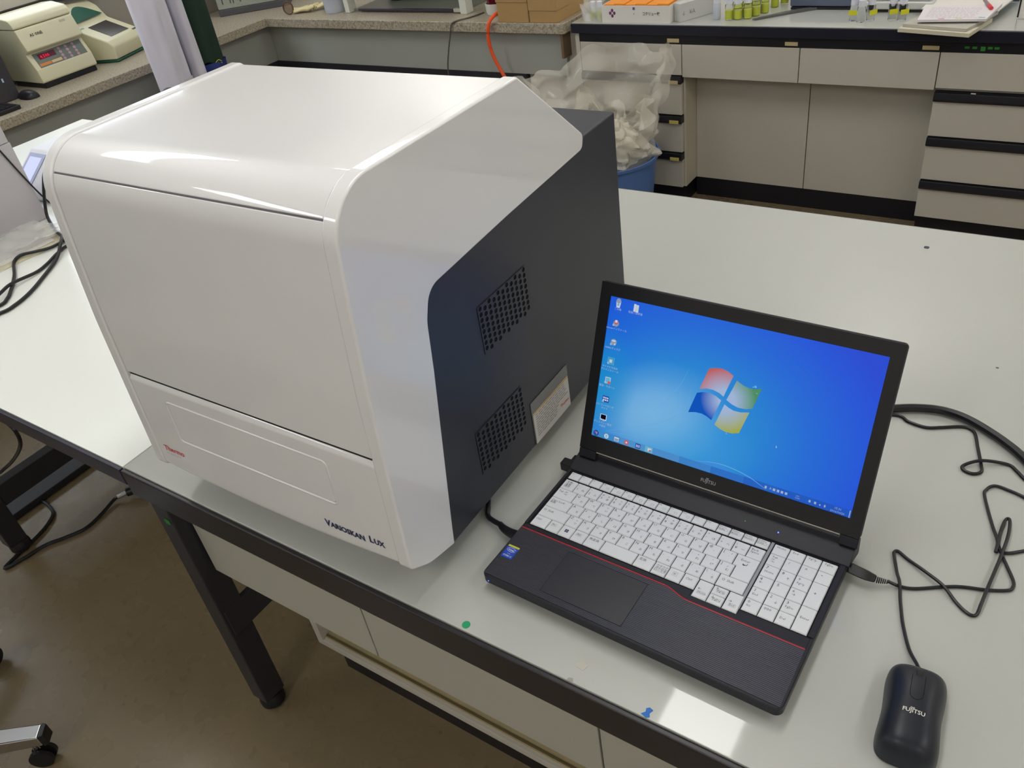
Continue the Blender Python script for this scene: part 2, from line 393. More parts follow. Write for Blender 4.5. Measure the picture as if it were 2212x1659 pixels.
line = fillet(prof + [(0.4835,0.3865,0)], False, 22)
def offs(L, d):
    out = []
    for i, p in enumerate(L):
        a = Vector(L[max(i-1,0)]); b = Vector(L[min(i+1,len(L)-1)]); t = (b-a).normalized()
        out.append((p[0]+t.y*d, p[1]-t.x*d))
    return out
def resample(L, step=0.0016):
    out = [L[0]]
    for a, b in zip(L, L[1:]):
        n = max(1, int(math.dist(a, b)/step))
        for k in range(1, n+1): out.append((a[0]+(b[0]-a[0])*k/n, a[1]+(b[1]-a[1])*k/n))
    return out
L = resample(line)
iS = next(i for i, p in enumerate(L) if p[1] > 0.497 and p[0] > 0.0)
iG = next(i for i, p in enumerate(L) if p[1] > 0.2185 and p[0] < 0.02)
iH = max(i for i, p in enumerate(L) if p[1] < 0.2065 and p[0] < 0.02)
iF = next(i for i, p in enumerate(L) if p[1] > 0.0530 and p[0] < 0.0)
def shell(name, seg, xa=-IW+0.0203, xb=-0.0203, head=None, parent=inst, m=M_WHITE, bow=False, bev=0.0011):
    o_ = offs(seg, 0.0022); i_ = offs(seg, 0.0062)
    if head: o_ = o_ + head; i_ = i_ + [(head[-1][0]+0.003, head[-1][1]-0.001)]
    mb = MB(); nx = 24 if bow else 1
    def P(p, k):
        x = xa + (xb-xa)*k/nx; z = p[1]
        if bow and z < 0.075:
            u = (x + IW/2)/(IW/2); z = z + (0.012*u*u - 0.010)*min(1, (0.075-z)/0.02)
        return (x, p[0], z)
    poly = o_ + i_[::-1]; n = len(poly)
    vs = [P(p, k) for k in range(nx+1) for p in poly]; fs = []
    for k in range(nx):
        for i in range(n):
            fs.append((k*n+i, k*n+(i+1) % n, (k+1)*n+(i+1) % n, (k+1)*n+i))
    fs.append(tuple(range(n-1,-1,-1))); fs.append(tuple(range(nx*n, nx*n+n)))
    mb.add(vs, fs)
    import bmesh
    o = obj(name, mb, m, parent, bev, 2)
    bm = bmesh.new(); bm.from_mesh(o.data); bmesh.ops.recalc_face_normals(bm, faces=bm.faces); bm.to_mesh(o.data); bm.free()
    return o
shell('top_cover', L[iS:])
shell('front_door', L[iG:iS], bev=0.0012)
sb_ = MB(); so = offs(L[iS-4:iS+4], 0.0042); si_ = offs(L[iS-4:iS+4], 0.0056)
sb_.prism(so + si_[::-1], -IW+0.0205, -0.0205, 'x')
obj('seam_shade_backing', sb_, mat('seam_shadow_grey', rgb(118,113,122), 0.7), inst)
obj('seam_shade_strip', MB().box(-IW+0.0205, -0.0205, L[iG][0]+0.0052, L[iG][0]+0.013, 0.2135, 0.2195), M_GAP, inst)  # dark strip stands in for the shaded gap below the door
yg = L[iH][0]
drawer = shell('lower_front', L[:iH+1], head=[(yg+0.0024,0.2080),(yg+0.0048,0.2115),(yg+0.0075,0.2138),(yg+0.011,0.2150)], bow=True)
obj('inner_frame', MB().box(-IW+0.021, -0.021, 0.032, 0.07, 0.05, 0.44), M_GAP, inst)
# tray door in the lower front: plate inside a routed groove
def front_y(z): return -0.0105 + (z-0.0545)*(0.0055/0.1155) + 0.0022
TA, TB_, TC, TDn = -0.4025, -0.1010, 0.1170, 0.1880
slope = math.atan(0.0055/0.1155)
cut = obj('cut', MB().prism(rrect(TA, TB_, TC, TDn, 0.008), -0.02, 0.0018+front_y((TC+TDn)/2), 'y'), M_WHITE)
bo = drawer.modifiers.new('tray', 'BOOLEAN'); bo.object = cut; bo.operation = 'DIFFERENCE'; bo.solver = 'EXACT'
bpy.context.view_layer.update()
cut.parent = inst; bpy.context.view_layer.update()
drawer.modifiers.remove(drawer.modifiers['bevel'])
dg = bpy.context.evaluated_depsgraph_get()
me2 = bpy.data.meshes.new_from_object(drawer.evaluated_get(dg)); drawer.modifiers.clear(); drawer.data = me2
bpy.data.objects.remove(cut)
bv = drawer.modifiers.new('bevel', 'BEVEL'); bv.width = 0.0012; bv.segments = 3; bv.limit_method = 'ANGLE'; bv.angle_limit = math.radians(50); bv.harden_normals = True
for p in me2.polygons: p.use_smooth = True
me2.set_sharp_from_angle(angle=math.radians(35))
yt = front_y((TC+TDn)/2)
tray = obj('tray_door', MB().prism([(x, z-(TC+TDn)/2) for x, z in rrect(TA+0.0034, TB_-0.0034, TC+0.0034, TDn-0.0034, 0.006)], 0.0002, 0.0045, 'y'),
           M_WHITE, inst, 0.0012, 3, loc=(0, yt, (TC+TDn)/2), rot=(-slope, 0, 0))
bead = [(x, 0.0007, z-(TC+TDn)/2) for x, z in rrect(TA+0.0014, TB_-0.0014, TC+0.0014, TDn-0.0014, 0.007, 8)]
mbb = MB(); nb = len(bead); vs = []
for i, p in enumerate(bead):
    a = Vector(bead[i-1]); b = Vector(bead[(i+1) % nb]); t = (b-a).normalized(); nn = Vector((t.z, 0, -t.x))
    for k in range(8):
        an = 2*PI*k/8; vs.append(Vector(p)+nn*0.0018*math.cos(an)+Vector((0,-1,0))*0.0018*math.sin(an))
mbb.add(vs, [(i*8+k, i*8+(k+1)%8, ((i+1)%nb)*8+(k+1)%8, ((i+1)%nb)*8+k) for i in range(nb) for k in range(8)])
obj('tray_bead', mbb, M_WHITE, inst, smooth=80, loc=(0, yt, (TC+TDn)/2), rot=(-slope, 0, 0))
RX = Matrix.Rotation(PI/2 - slope, 4, 'X')
def ftext(name, body, size, x, z, m, bold=0.0, sx=1.0, parts=None, align='LEFT'):
    mb = MB()
    for (b, s_, dx, dz) in (parts or [(body, size, 0, 0)]):
        mb.text(b, s_, (x+dx, front_y(z+dz)-0.0006, z+dz), 0, align, RX, 2, bold, sx)
    return obj(name, mb, m, inst, flat=True)
ftext('red_logo', 'Thermo', 0.0135, -0.4545, 0.0865, M_RED, 0.012)
ftext('grey_logo_line', 'S C I E N T I F I C', 0.0044, -0.4535, 0.0795, M_GREY_T, 0.0)
ftext('model_lettering', '', 0, -0.1370, 0.0715, M_NAVY, 0.034, 0.95,
      [('V', 0.0150, 0, 0), ('ARIOSKAN', 0.0124, 0.0092, 0.0002), ('L', 0.0150, 0.0745, 0.003), ('UX', 0.0124, 0.0825, 0.003)])
# small wedge recess on the white front, near the left edge
# charcoal body
obj('body', MB().box(-IW+0.005, -0.0045, 0.066, 0.5885, 0.0165, 0.4005), M_DARK, inst, 0.003, 3)
obj('base_skirt', MB().box(-IW+0.02, -0.02, 0.05, 0.57, 0.010, 0.0160), M_GAP, inst)
for x in (-0.44, -0.05):
    for y in (0.10, 0.53): obj('foot', MB().cyl((x, y, 0.0002), 0.014, 0.0096, 16), M_RUB, inst)
# perforated vent patches
def vent(y0, y1, z0, z1, nc, nr):
    mb = MB(); dy = (y1-y0)/(nc-1); dz = (z1-z0)/(nr-0.5); r = 0.0033
    def cell(ya, yb, za, zb, hole):
        X = -0.0035
        if not hole: mb.add([(X,ya,za),(X,yb,za),(X,yb,zb),(X,ya,zb)], [(0,1,2,3)]); return
        cy, cz = (ya+yb)/2, (za+zb)/2; hy, hz = (yb-ya)/2, (zb-za)/2
        ring = []; rect = []
        for k in range(16):
            a = 2*PI*k/16; c, s = math.cos(a), math.sin(a)
            ring.append((X, cy+r*c, cz+r*s)); q = 1/max(abs(c)/hy, abs(s)/hz); rect.append((X, cy+q*c, cz+q*s))
        deep = [(X-0.0009, p[1], p[2]) for p in ring]
        corner = [(X, yb, zb), (X, ya, zb), (X, ya, za), (X, yb, za)]
        mb.add(rect+ring, [(k, (k+1) % 16, 16+(k+1) % 16, 16+k) for k in range(16)])
        for ci, cp in enumerate(corner):
            for k in range(16):
                a0 = k*PI/8; a1 = (k+1)*PI/8; ca = math.atan2(cp[2]-cz, cp[1]-cy) % (2*PI)
                if a0 < ca < a1: mb.add([rect[k], cp, rect[(k+1) % 16]], [(0,1,2)])
        mb.add(ring+deep, [(k, (k+1) % 16, 16+(k+1) % 16, 16+k) for k in range(16)], 1)
        mb.add(deep, [tuple(range(16))], 1)
    for i in range(nc):
        ya, yb = y0+(i-0.5)*dy, y0+(i+0.5)*dy; off = 0 if i % 2 else dz/2
        if off: cell(ya, yb, z0-dz/2, z0, False)
        else: cell(ya, yb, z1, z1+dz/2, False)
        for j in range(nr): cell(ya, yb, z0-dz/2+off+j*dz, z0+dz/2+off+j*dz, True)
    o = obj('vent_grille', mb, [M_DARK, M_HOLE], inst, flat=True)
    return o
vent(0.2115, 0.3120, 0.2325, 0.2935, 11, 8)
vent(0.1620, 0.2640, 0.0705, 0.1330, 11, 8)
# document pouch on the side
pou = obj('document_pouch', MB().box(-0.0042, -0.0034, 0.2825, 0.3855, 0.0185, 0.0935), mat('smoky_pouch', rgb(96, 96, 98), 0.15, coat=0.6), inst)
lb = MB().box(-0.0033, -0.0026, 0.2840, 0.3845, 0.0195, 0.0740)
obj('printed_card', lb, mat('label_white', rgb(196, 194, 192), 0.3), pou)
RY = Matrix.Rotation(PI/2, 4, 'Z') @ Matrix.Rotation(PI/2, 4, 'X')
mb = MB(); zz = 0.068
random.seed(3)
while zz > 0.026:
    y = 0.290
    while y < (0.372 if zz > 0.045 else 0.345):
        l = random.uniform(0.004, 0.012); mb.box(-0.0025, -0.0023, y, min(y+l, 0.38), zz, zz+0.0011); y += l+0.002
    zz -= 0.0042
obj('text_lines', mb, M_GREY_T, pou, flat=True)
mb = MB().text('Thermo', 0.0075, (-0.0021, 0.356, 0.033), 0, 'LEFT', RY, 1, 0.01)
obj('red_card_logo', mb, M_RED, pou, flat=True)
mb = MB().box(-0.0025, -0.0022, 0.2845, 0.384, 0.0715, 0.0738)
obj('card_stripe', mb, mat('ochre_print', rgb(200, 160, 80), 0.5), pou, flat=True)

# ------------------------------------------------------------------ laptop
lap = thing('laptop', 'black laptop computer with white keys and a blue desktop on screen', 'laptop', (0.6659, 0.0698, TZ), -0.0252)
LW = 0.3752
foot_pts = fillet([(0,0.0,0.009),(LW,0,0.009),(LW,0.252,0.006),(0,0.252,0.006)], True, 6)
mb = MB()
lo = [(0.004+(x*(LW-0.008)/LW), 0.006+y*0.97) for x, y in foot_pts]
n = len(foot_pts)
mb.add([(x,y,0.005) for x,y in lo]+[(x,y,0.0125) for x,y in foot_pts]+[(x,y,0.0225) for x,y in foot_pts]+[(0.0012+x*(LW-0.0024)/LW,0.0012+y*0.99,0.0238) for x,y in foot_pts],
       [tuple(range(n-1,-1,-1))]+[(k*n+i,k*n+(i+1)%n,(k+1)*n+(i+1)%n,(k+1)*n+i) for k in range(3) for i in range(n)]+[tuple(range(3*n,4*n))])
base = obj('base', mb, M_LAPTOP, lap)
for x in (0.03, LW-0.03):
    for y in (0.03, 0.225): obj('rubber_foot', MB().cyl((x,y,0.0002),0.007,0.0046,14), M_RUB, base)
red = [(0.0012,0.0888),(0.204,0.0888),(0.214,0.0872),(0.224,0.0835),(0.234,0.0812),(0.244,0.0808),(LW-0.004,0.0808)]
# palm rest with ribs, with the step along the red trim line
poly = [(0.0030,0.0040),(LW-0.0030,0.0040)] + [(x,y-0.0006) for x,y in red[::-1]]
obj('palm_rest', MB().prism(poly, 0.0239, 0.0244, 'z'), M_PALM, lap)
obj('touchpad', MB().prism(rrect(0.0790,0.1870,0.0130,0.0800,0.003), 0.02445, 0.0248, 'z'), M_PAD, lap)
mb = MB()
for (x0,y0),(x1,y1) in (((0.0787,0.0127),(0.1873,0.0127)),((0.1873,0.0127),(0.1873,0.0803)),((0.0787,0.0127),(0.0787,0.0803)),((0.0787,0.0803),(0.1873,0.0803))):
    mb.box(x0-0.0002,x1+0.0002,y0-0.0002,y1+0.0002,0.02445,0.0246)
obj('touchpad_gap', mb, M_HOLE, lap)
obj('red_trim_line', MB().tube([(x,y,0.0243) for x,y in [red[0]]+[(0.0888*0+k*0.0125,0.0888) for k in range(1,16)]+red[1:6]+[(0.254+k*0.0115,0.0808) for k in range(10)]+red[6:]], 0.0007, 6, sub=4), M_REDL, lap)
# keyboard deck rim (plate between palm rest and keys)
obj('keyboard_bed', MB().box(0.0055,0.3715,0.0965,0.2085,0.0215,0.02395), M_HOLE, lap)
mb = MB(); top = 0.0246
deck = [(0.003,0.0896),(0.204,0.0896),(0.214,0.088),(0.224,0.0843),(0.2335,0.0820),(0.244,0.0816),(0.3715,0.0816),(0.3715,0.0955),(0.2925,0.0955),(0.2915,0.0875),(0.2355,0.0875),(0.2350,0.0958),(0.003,0.0958)]
mb.prism(deck, 0.0239, top, 'z')
obj('keyboard_front_rim', mb, M_LAPTOP, lap, 0.0004)
obj('side_rim', MB().box(0.0010,0.0052,0.0965,0.209,0.0239,0.0252), M_LAPTOP, lap, 0.0006)
obj('side_rim', MB().box(0.3680,0.3742,0.0975,0.209,0.0239,0.0252), M_LAPTOP, lap, 0.0006)
obj('numpad_divider', MB().box(0.2886,0.2921,0.0965,0.2060,0.0240,0.0258), mat('divider_grey', rgb(150, 150, 156), 0.4), lap, 0.0004)
hump = fillet([(0.2090,0.0237,0),(0.2095,0.0258,0.001),(0.2140,0.0272,0.003),(0.2315,0.0330,0.004),(0.2400,0.0345,0.004),(0.2535,0.0335,0.004),(0.2540,0.0070,0.003),(0.2500,0.0060,0)], False, 4)
obj('rear_strip', MB().prism(hump, 0.0008, LW+0.0022, 'x'), M_LAPTOP, lap, 0.0008)
# keys -------------------------------------------------------------
kb = obj('keyboard', MB().box(0.0060,0.3675,0.0968,0.2080,0.0240,0.0242), M_HOLE, lap)
def inset(poly, d):
    out = []; n = len(poly)
    for i in range(n):
        p = Vector(poly[i]); a = (p-Vector(poly[i-1])).normalized(); b = (Vector(poly[(i+1)%n])-p).normalized()
        na = Vector((-a.y,a.x)); nb = Vector((-b.y,b.x)); out.append(tuple(p+(na+nb)*d/(1+na.dot(nb))))
    return out
def ico(mb, x, y, w_, h_, t=0.00018):
    for a in ((x,x+w_,y,y+t),(x,x+w_,y+h_-t,y+h_),(x,x+t,y,y+h_),(x+w_-t,x+w_,y,y+h_)): mb.box(a[0],a[1],a[2],a[3],KT,KT+0.00003,1)
KT = 0.02605
def key(poly, legs, icons=(), shift=True, lab=None):
    mb = MB(); n = len(poly)
    a = inset(poly, 0.00040); b = inset(poly, 0.0007)
    xs = [p[0] for p in poly]; ys = [p[1] for p in poly]
    # cap top is set back a little more at the near side
    c = inset(poly, 0.0013); c = [(p[0], p[1]+0.0004) for p in c]
    vs = [(x,y,0.02425) for x,y in a]+[(x,y,0.0252) for x,y in b]+[(x,y,KT-0.0001) for x,y in c]
    fs = [(k*n+i,k*n+(i+1)%n,(k+1)*n+(i+1)%n,(k+1)*n+i) for k in range(2) for i in range(n)]+[tuple(range(2*n,3*n))]
    mb.add(vs, fs)
    x0, y1 = min(xs), max(ys)
    for body, size, dx, dy in legs:
        mb.text(body, size*1.25, (x0+dx, y1+dy, KT), 1, 'LEFT', None, 1)
    for dx, dy, w_, h_ in icons: ico(mb, x0+dx, y1+dy, w_, h_)
    o = obj('key', mb, [M_KEY, M_KINK], kb, smooth=30)
    return o
def R(x0,x1,y0,y1): return [(x0,y0),(x1,y0),(x1,y1),(x0,y1)]
mmm = 0.001
def row(y0, y1, x0, pitch, keys):
    for i, (a, *rest) in enumerate(keys):
        xx = x0+i*pitch
        legs = []
        if a: legs.append((a, 0.0044, 0.0026, -0.0056))
        if len(rest) > 0 and rest[0]: legs.append((rest[0], 0.0036, 0.0102, -0.0128))
        if len(rest) > 1 and rest[1]: legs.append((rest[1], 0.0030, 0.0104, -0.0066))
        key(R(xx,xx+pitch,y0,y1), legs)
# function row
fx0, fp = 8.3*mmm, 16.45*mmm
for i in range(17):
    s_ = ['Esc','F1','F2','F3','F4','F5','F6','F7','F8','F9','F10','F11','F12','Prt Sc','Pause','Insert','Delete'][i]
    x = fx0+i*fp; legs = [(s_, 0.0026 if i < 13 else 0.0029, 0.0020, -0.0040)]
    if i >= 13: legs.append((['SysRq','Break','NumLk','ScrLk'][i-13], 0.0027, 0.0020, -0.0078))
    ic = [(0.0085,-0.0095,0.0040,0.0030)] if 3 <= i <= 10 else ([(0.0015,-0.0086,0.0120,0.0034)] if i >= 13 else [])
    key(R(x,x+fp,0.1922,0.2052), legs, ic)
p = 18.52*mmm
key(R(8.3*mmm,28*mmm,0.1712,0.1898), [('半角/',0.0032,0.0045,-0.0060),('全角',0.0032,0.0045,-0.0098),('漢字',0.0032,0.0045,-0.0136)], [(0.0042,-0.0143,0.0072,0.0042)])
num = ['1!ぬ','2"ふ','3#あぁ','4$うぅ','5%えぇ','6&おぉ',"7'やゃ",'8(ゆゅ','9)よょ','0 わを','-=ほ','^~へ','\u00a5|ー']
for i, s_ in enumerate(num):
    x = (28*mmm)+i*p
    legs = [(s_[0],0.0042,0.0028,-0.0128),(s_[2],0.0036,0.0105,-0.0128)]
    if s_[1] != ' ': legs.append((s_[1],0.0034,0.0030,-0.0066))
    if len(s_) > 3: legs.append((s_[3],0.0028,0.0108,-0.0068))
    key(R(x,x+p,0.1712,0.1898), legs)
key(R(28*mmm+13*p,288.2*mmm,0.1712,0.1898), [('Back',0.0036,0.0030,-0.0062),('Space',0.0036,0.0030,-0.0102)])
key(R(8.3*mmm,37*mmm,0.1527,0.1712), [('Tab',0.0038,0.0030,-0.0070),('|\u2190',0.0034,0.0120,-0.0060),('\u2192|',0.0034,0.0120,-0.0098)])
q4 = (260-37)/12*mmm
row(0.1527,0.1712,37*mmm,q4,[('Q','た'),('W','て'),('E','い','ぃ'),('R','す'),('T','か'),('Y','ん'),('U','な'),('I','に'),('O','ら'),('P','せ'),('@','゛'),('[','゜','「')])
key([(264.6*mmm,0.1342),(288.2*mmm,0.1342),(288.2*mmm,0.1712),(260*mmm,0.1712),(260*mmm,0.1527),(264.6*mmm,0.1527)], [('Enter',0.0040,0.0070,-0.0090),('\u21b5',0.0060,0.0100,-0.0160)])
key(R(8.3*mmm,41.3*mmm,0.1342,0.1527), [('Caps Lock',0.0038,0.0030,-0.0068),('英数',0.0034,0.0030,-0.0108)])
row(0.1342,0.1527,41.3*mmm,(264.6-41.3)/12*mmm,[('A','ち'),('S','と'),('D','し'),('F','は'),('G','き'),('H','く'),('J','ま'),('K','の'),('L','り'),(';','れ','+'),(':','け','*'),(']','む','」')])
key(R(8.3*mmm,49.3*mmm,0.1157,0.1342), [('\u21e7 Shift',0.0040,0.0030,-0.0085)])
row(0.1157,0.1342,49.3*mmm,(254.2-49.3)/11*mmm,[('Z','つ','っ'),('X','さ'),('C','そ'),('V','ひ'),('B','こ'),('N','み'),('M','も'),(',','ね','、'),('.','る','。'),('/','め','・'),('\\','ろ','_')])
key(R(254.2*mmm,288.2*mmm,0.1157,0.1342), [('\u21e7 Shift',0.0040,0.0040,-0.0090)])
b1 = [8.3,31.5,49.8,68.1,86.9,110.8,156.8,180.5,199.3,218.3,236.6]
l1 = [[('Ctrl',0.0038,0.003,-0.0080)],[('Fn',0.0036,0.0050,-0.0082)],[],[('Alt',0.0036,0.0050,-0.0082)],[('無変換',0.0036,0.0040,-0.0070)],[],[('変換',0.0036,0.0040,-0.0070)],
      [('カタカナ',0.0030,0.0030,-0.0062),('ひらがな',0.0030,0.0030,-0.0096),('ローマ字',0.0030,0.0030,-0.0130)],[('\u2261',0.0044,0.0072,-0.0098)],[('Ctrl',0.0038,0.0035,-0.0085)]]
for i in range(10):
    ic = {1:[(0.0042,-0.0092,0.0066,0.0042)],3:[(0.0040,-0.0092,0.0074,0.0042)],7:[(0.0026,-0.0136,0.0136,0.0040)],8:[(0.0064,-0.0108,0.0056,0.0058)]}.get(i,())
    k = key(R(b1[i]*mmm,b1[i+1]*mmm,0.0972,0.1157), l1[i], ic)
    if i == 2:
        mb = MB()
        for (ax,ay) in ((0,0),(0.0026,0),(0,0.0026),(0.0026,0.0026)): mb.box(b1[2]*mmm+0.0065+ax, b1[2]*mmm+0.0088+ax, 0.1050+ay, 0.1073+ay, KT, KT+0.00004)
        obj('key_emblem', mb, M_NAVY, kb, flat=True)
key(R(236.9*mmm,255*mmm,0.0885,0.1150), [('\u2190',0.0042,0.003,-0.0150),('Home',0.0032,0.0052,-0.0195)], [(0.0046,-0.0204,0.0094,0.0040)])
key(R(255*mmm,273.4*mmm,0.1022,0.1150), [('\u2191',0.0042,0.003,-0.0060),('PgUp',0.0032,0.0062,-0.0080)], [(0.0056,-0.0088,0.0094,0.0040)])
key(R(255*mmm,273.4*mmm,0.0885,0.1022), [('\u2193',0.0042,0.003,-0.0062),('PgDn',0.0032,0.0062,-0.0080)], [(0.0056,-0.0088,0.0094,0.0040)])
key(R(273.8*mmm,291.6*mmm,0.0885,0.1150), [('\u2192',0.0042,0.003,-0.0150),('End',0.0032,0.0062,-0.0195)], [(0.0056,-0.0204,0.0080,0.0040)])
nx = [292.8,311.7,330.4,349.0,367.2]; ny = [96.8,115.3,133.6,152.0,171.0,189.2,205.2]
def nk(c, r, legs, r2=None): key(R(nx[c]*mmm,nx[c+1]*mmm,ny[r]*mmm,ny[(r if r2 is None else r2)+1]*mmm), legs)
for c, s_ in enumerate(['Home','End','PgUp','PgDn']): nk(c,5,[(s_,0.0034,0.0040,-0.0055)])
nk(0,4,[('Tab',0.0036,0.0040,-0.0060),('|\u2190',0.0030,0.0045,-0.0095),('\u2192|',0.0030,0.0045,-0.0130)])
nk(1,4,[('/',0.0040,0.0050,-0.0070)]); nk(2,4,[('*',0.0060,0.0050,-0.0090)]); nk(3,4,[('-',0.0060,0.0050,-0.0080)])
for c, r, a, b in ((0,3,'7','Home'),(2,3,'9','PgUp'),(0,1,'1','End'),(2,1,'3','PgDn')): nk(c,r,[(a,0.0048,0.0035,-0.0065),(b,0.0034,0.0038,-0.0118)])
nk(1,3,[('8',0.0048,0.0035,-0.0065),('\u2191',0.0040,0.0100,-0.0120)]); nk(1,2,[('5',0.0048,0.0045,-0.0065)])
nk(0,2,[('4',0.0048,0.0035,-0.0065),('\u2190',0.0040,0.0040,-0.0110)]); nk(2,2,[('6',0.0048,0.0035,-0.0065),('\u2192',0.0040,0.0040,-0.0110)])
nk(1,1,[('2',0.0048,0.0035,-0.0065),('\u2193',0.0040,0.0100,-0.0125)])
nk(0,0,[('0',0.0048,0.0035,-0.0065),('Ins',0.0034,0.0038,-0.0112)]); nk(1,0,[('000',0.0044,0.0035,-0.0070)]); nk(2,0,[('.',0.0050,0.0040,-0.0050),('Del',0.0036,0.0038,-0.0105)])
nk(3,2,[('+',0.0052,0.0060,-0.0185)],3); nk(3,0,[('Enter',0.0036,0.0040,-0.0180)],1)
# indicators, badge
obj('green_indicator', MB().box(0.2487,0.2495,0.2200,0.2208,0.0290,0.0296), M_LEDG, lap)
obj('blue_indicator', MB().box(0.2899,0.2913,0.2197,0.2211,0.0290,0.0297), M_LEDB, lap)
obj('front_indicator', MB().box(0.0100,0.0110,-0.0006,0.0002,0.0160,0.0168), M_LEDB, lap)
st = obj('processor_sticker', MB().prism(rrect(0.0050,0.0212,0.0350,0.0560,0.001,2), 0.02445, 0.0247, 'z'), M_BLUE_ST, lap)
obj('sticker_band', MB().box(0.0050,0.0212,0.0532,0.0560,0.02471,0.02475), mat('sticker_yellow', rgb(190, 190, 60), 0.4), st)
mb = MB().text('intel', 0.0048, (0.0131,0.0470,0.02472), 0, 'CENTER', None, 2, 0.01)
mb.text('CORE i3', 0.0034, (0.0131,0.0375,0.02472), 0, 'CENTER', None, 2, 0.01); mb.text('inside', 0.0020, (0.0131,0.0418,0.02472), 0, 'CENTER', None, 1)
mb.tube([(0.0131+0.0062*math.cos(a*PI/12), 0.0486+0.0032*math.sin(a*PI/12), 0.02474) for a in range(1,24)], 0.00022, 4, sub=1)
obj('sticker_lettering', mb, M_PAPER, st, flat=True)
# lid -----------------------------------------------------------------
tilt = 0.4159
lid = obj('lid', MB().prism(rrect(-0.0155, 0.3597, -0.0222, 0.2115, 0.005), -0.0068, -0.0006, 'z'), M_LAPTOP, lap, 0.0012, 2, loc=(0.0199,0.2441,0.0669), rot=(PI/2-tilt,0,0))
SW, SH = 0.3442, 0.1935
mb = MB()
mb.box(-0.0150,-0.0002,-0.0215,0.2108,-0.0005,0.0012); mb.box(SW+0.0002,0.3592,-0.0215,0.2108,-0.0005,0.0012)
mb.box(-0.0002,SW+0.0002,SH+0.0002,0.2108,-0.0005,0.0012); mb.box(-0.0002,SW+0.0002,-0.0215,-0.0002,-0.0005,0.0012)
obj('bezel', mb, M_BEZ, lid)
# desktop picture: emissive procedural gradient
ms = bpy.data.materials.new('desktop_picture'); ms.use_nodes = True; nt = ms.node_tree; nt.nodes.clear()
out = nt.nodes.new('ShaderNodeOutputMaterial'); em = nt.nodes.new('ShaderNodeEmission'); tc = nt.nodes.new('ShaderNodeTexCoord')
sep = nt.nodes.new('ShaderNodeSeparateXYZ'); nt.links.new(tc.outputs['Object'], sep.inputs[0])
def ell(cx, cy, rx, ry, ang=0.0):
    mp = nt.nodes.new('ShaderNodeMapping'); mp.vector_type = 'TEXTURE'
    mp.inputs['Location'].default_value = (cx, cy, 0); mp.inputs['Rotation'].default_value = (0,0,ang); mp.inputs['Scale'].default_value = (rx, ry, 1)
    nt.links.new(tc.outputs['Object'], mp.inputs[0]); g = nt.nodes.new('ShaderNodeVectorMath'); g.operation = 'LENGTH'
    nt.links.new(mp.outputs[0], g.inputs[0]); return g.outputs['Value']
def ramp(src, stops):
    r = nt.nodes.new('ShaderNodeValToRGB'); e = r.color_ramp.elements; e[0].position, c0 = stops[0]; e[0].color = (*c0,1)
    e[1].position, c1 = stops[-1]; e[1].color = (*c1,1)
    for pz, c in stops[1:-1]: k = e.new(pz); k.color = (*c,1)
    nt.links.new(src, r.inputs[0]); return r.outputs[0]
def mix(fac, a, b, mode='MIX'):
    mx = nt.nodes.new('ShaderNodeMix'); mx.data_type = 'RGBA'; mx.blend_type = mode
    for s_, v in ((0,fac),(6,a),(7,b)):
        if isinstance(v, (float,int)): mx.inputs[s_].default_value = v
        elif isinstance(v, tuple): mx.inputs[s_].default_value = (*v,1)
        else: nt.links.new(v, mx.inputs[s_])
    return mx.outputs[2]
W1 = (1,1,1); K1 = (0,0,0)
basec = ramp(ell(0.125, 0.055, 0.26, 0.20), [(0.0, rgb(45,145,214)), (0.35, rgb(28,130,208)), (0.6, rgb(22,104,212)), (0.85, rgb(22,82,214)), (1.0, rgb(26,70,208))])
g1 = ramp(ell(0.082, 0.052, 0.105, 0.072, 0.35), [(0.0, (.95,.95,.95)), (0.35, (.75,.75,.75)), (0.7, (.25,.25,.25)), (1.0, K1)])
c = mix(g1, basec, rgb(118,178,222))
g2 = ramp(ell(0.005, 0.070, 0.050, 0.085), [(0.0, (.85,.85,.85)), (0.45, (.6,.6,.6)), (1.0, K1)])
c = mix(g2, c, rgb(20,140,200))
g3 = ramp(ell(0.135, 0.02, 0.10, 0.05, 0.2), [(0.0, (.4,.4,.4)), (1.0, K1)])
c = mix(g3, c, rgb(70,165,216))
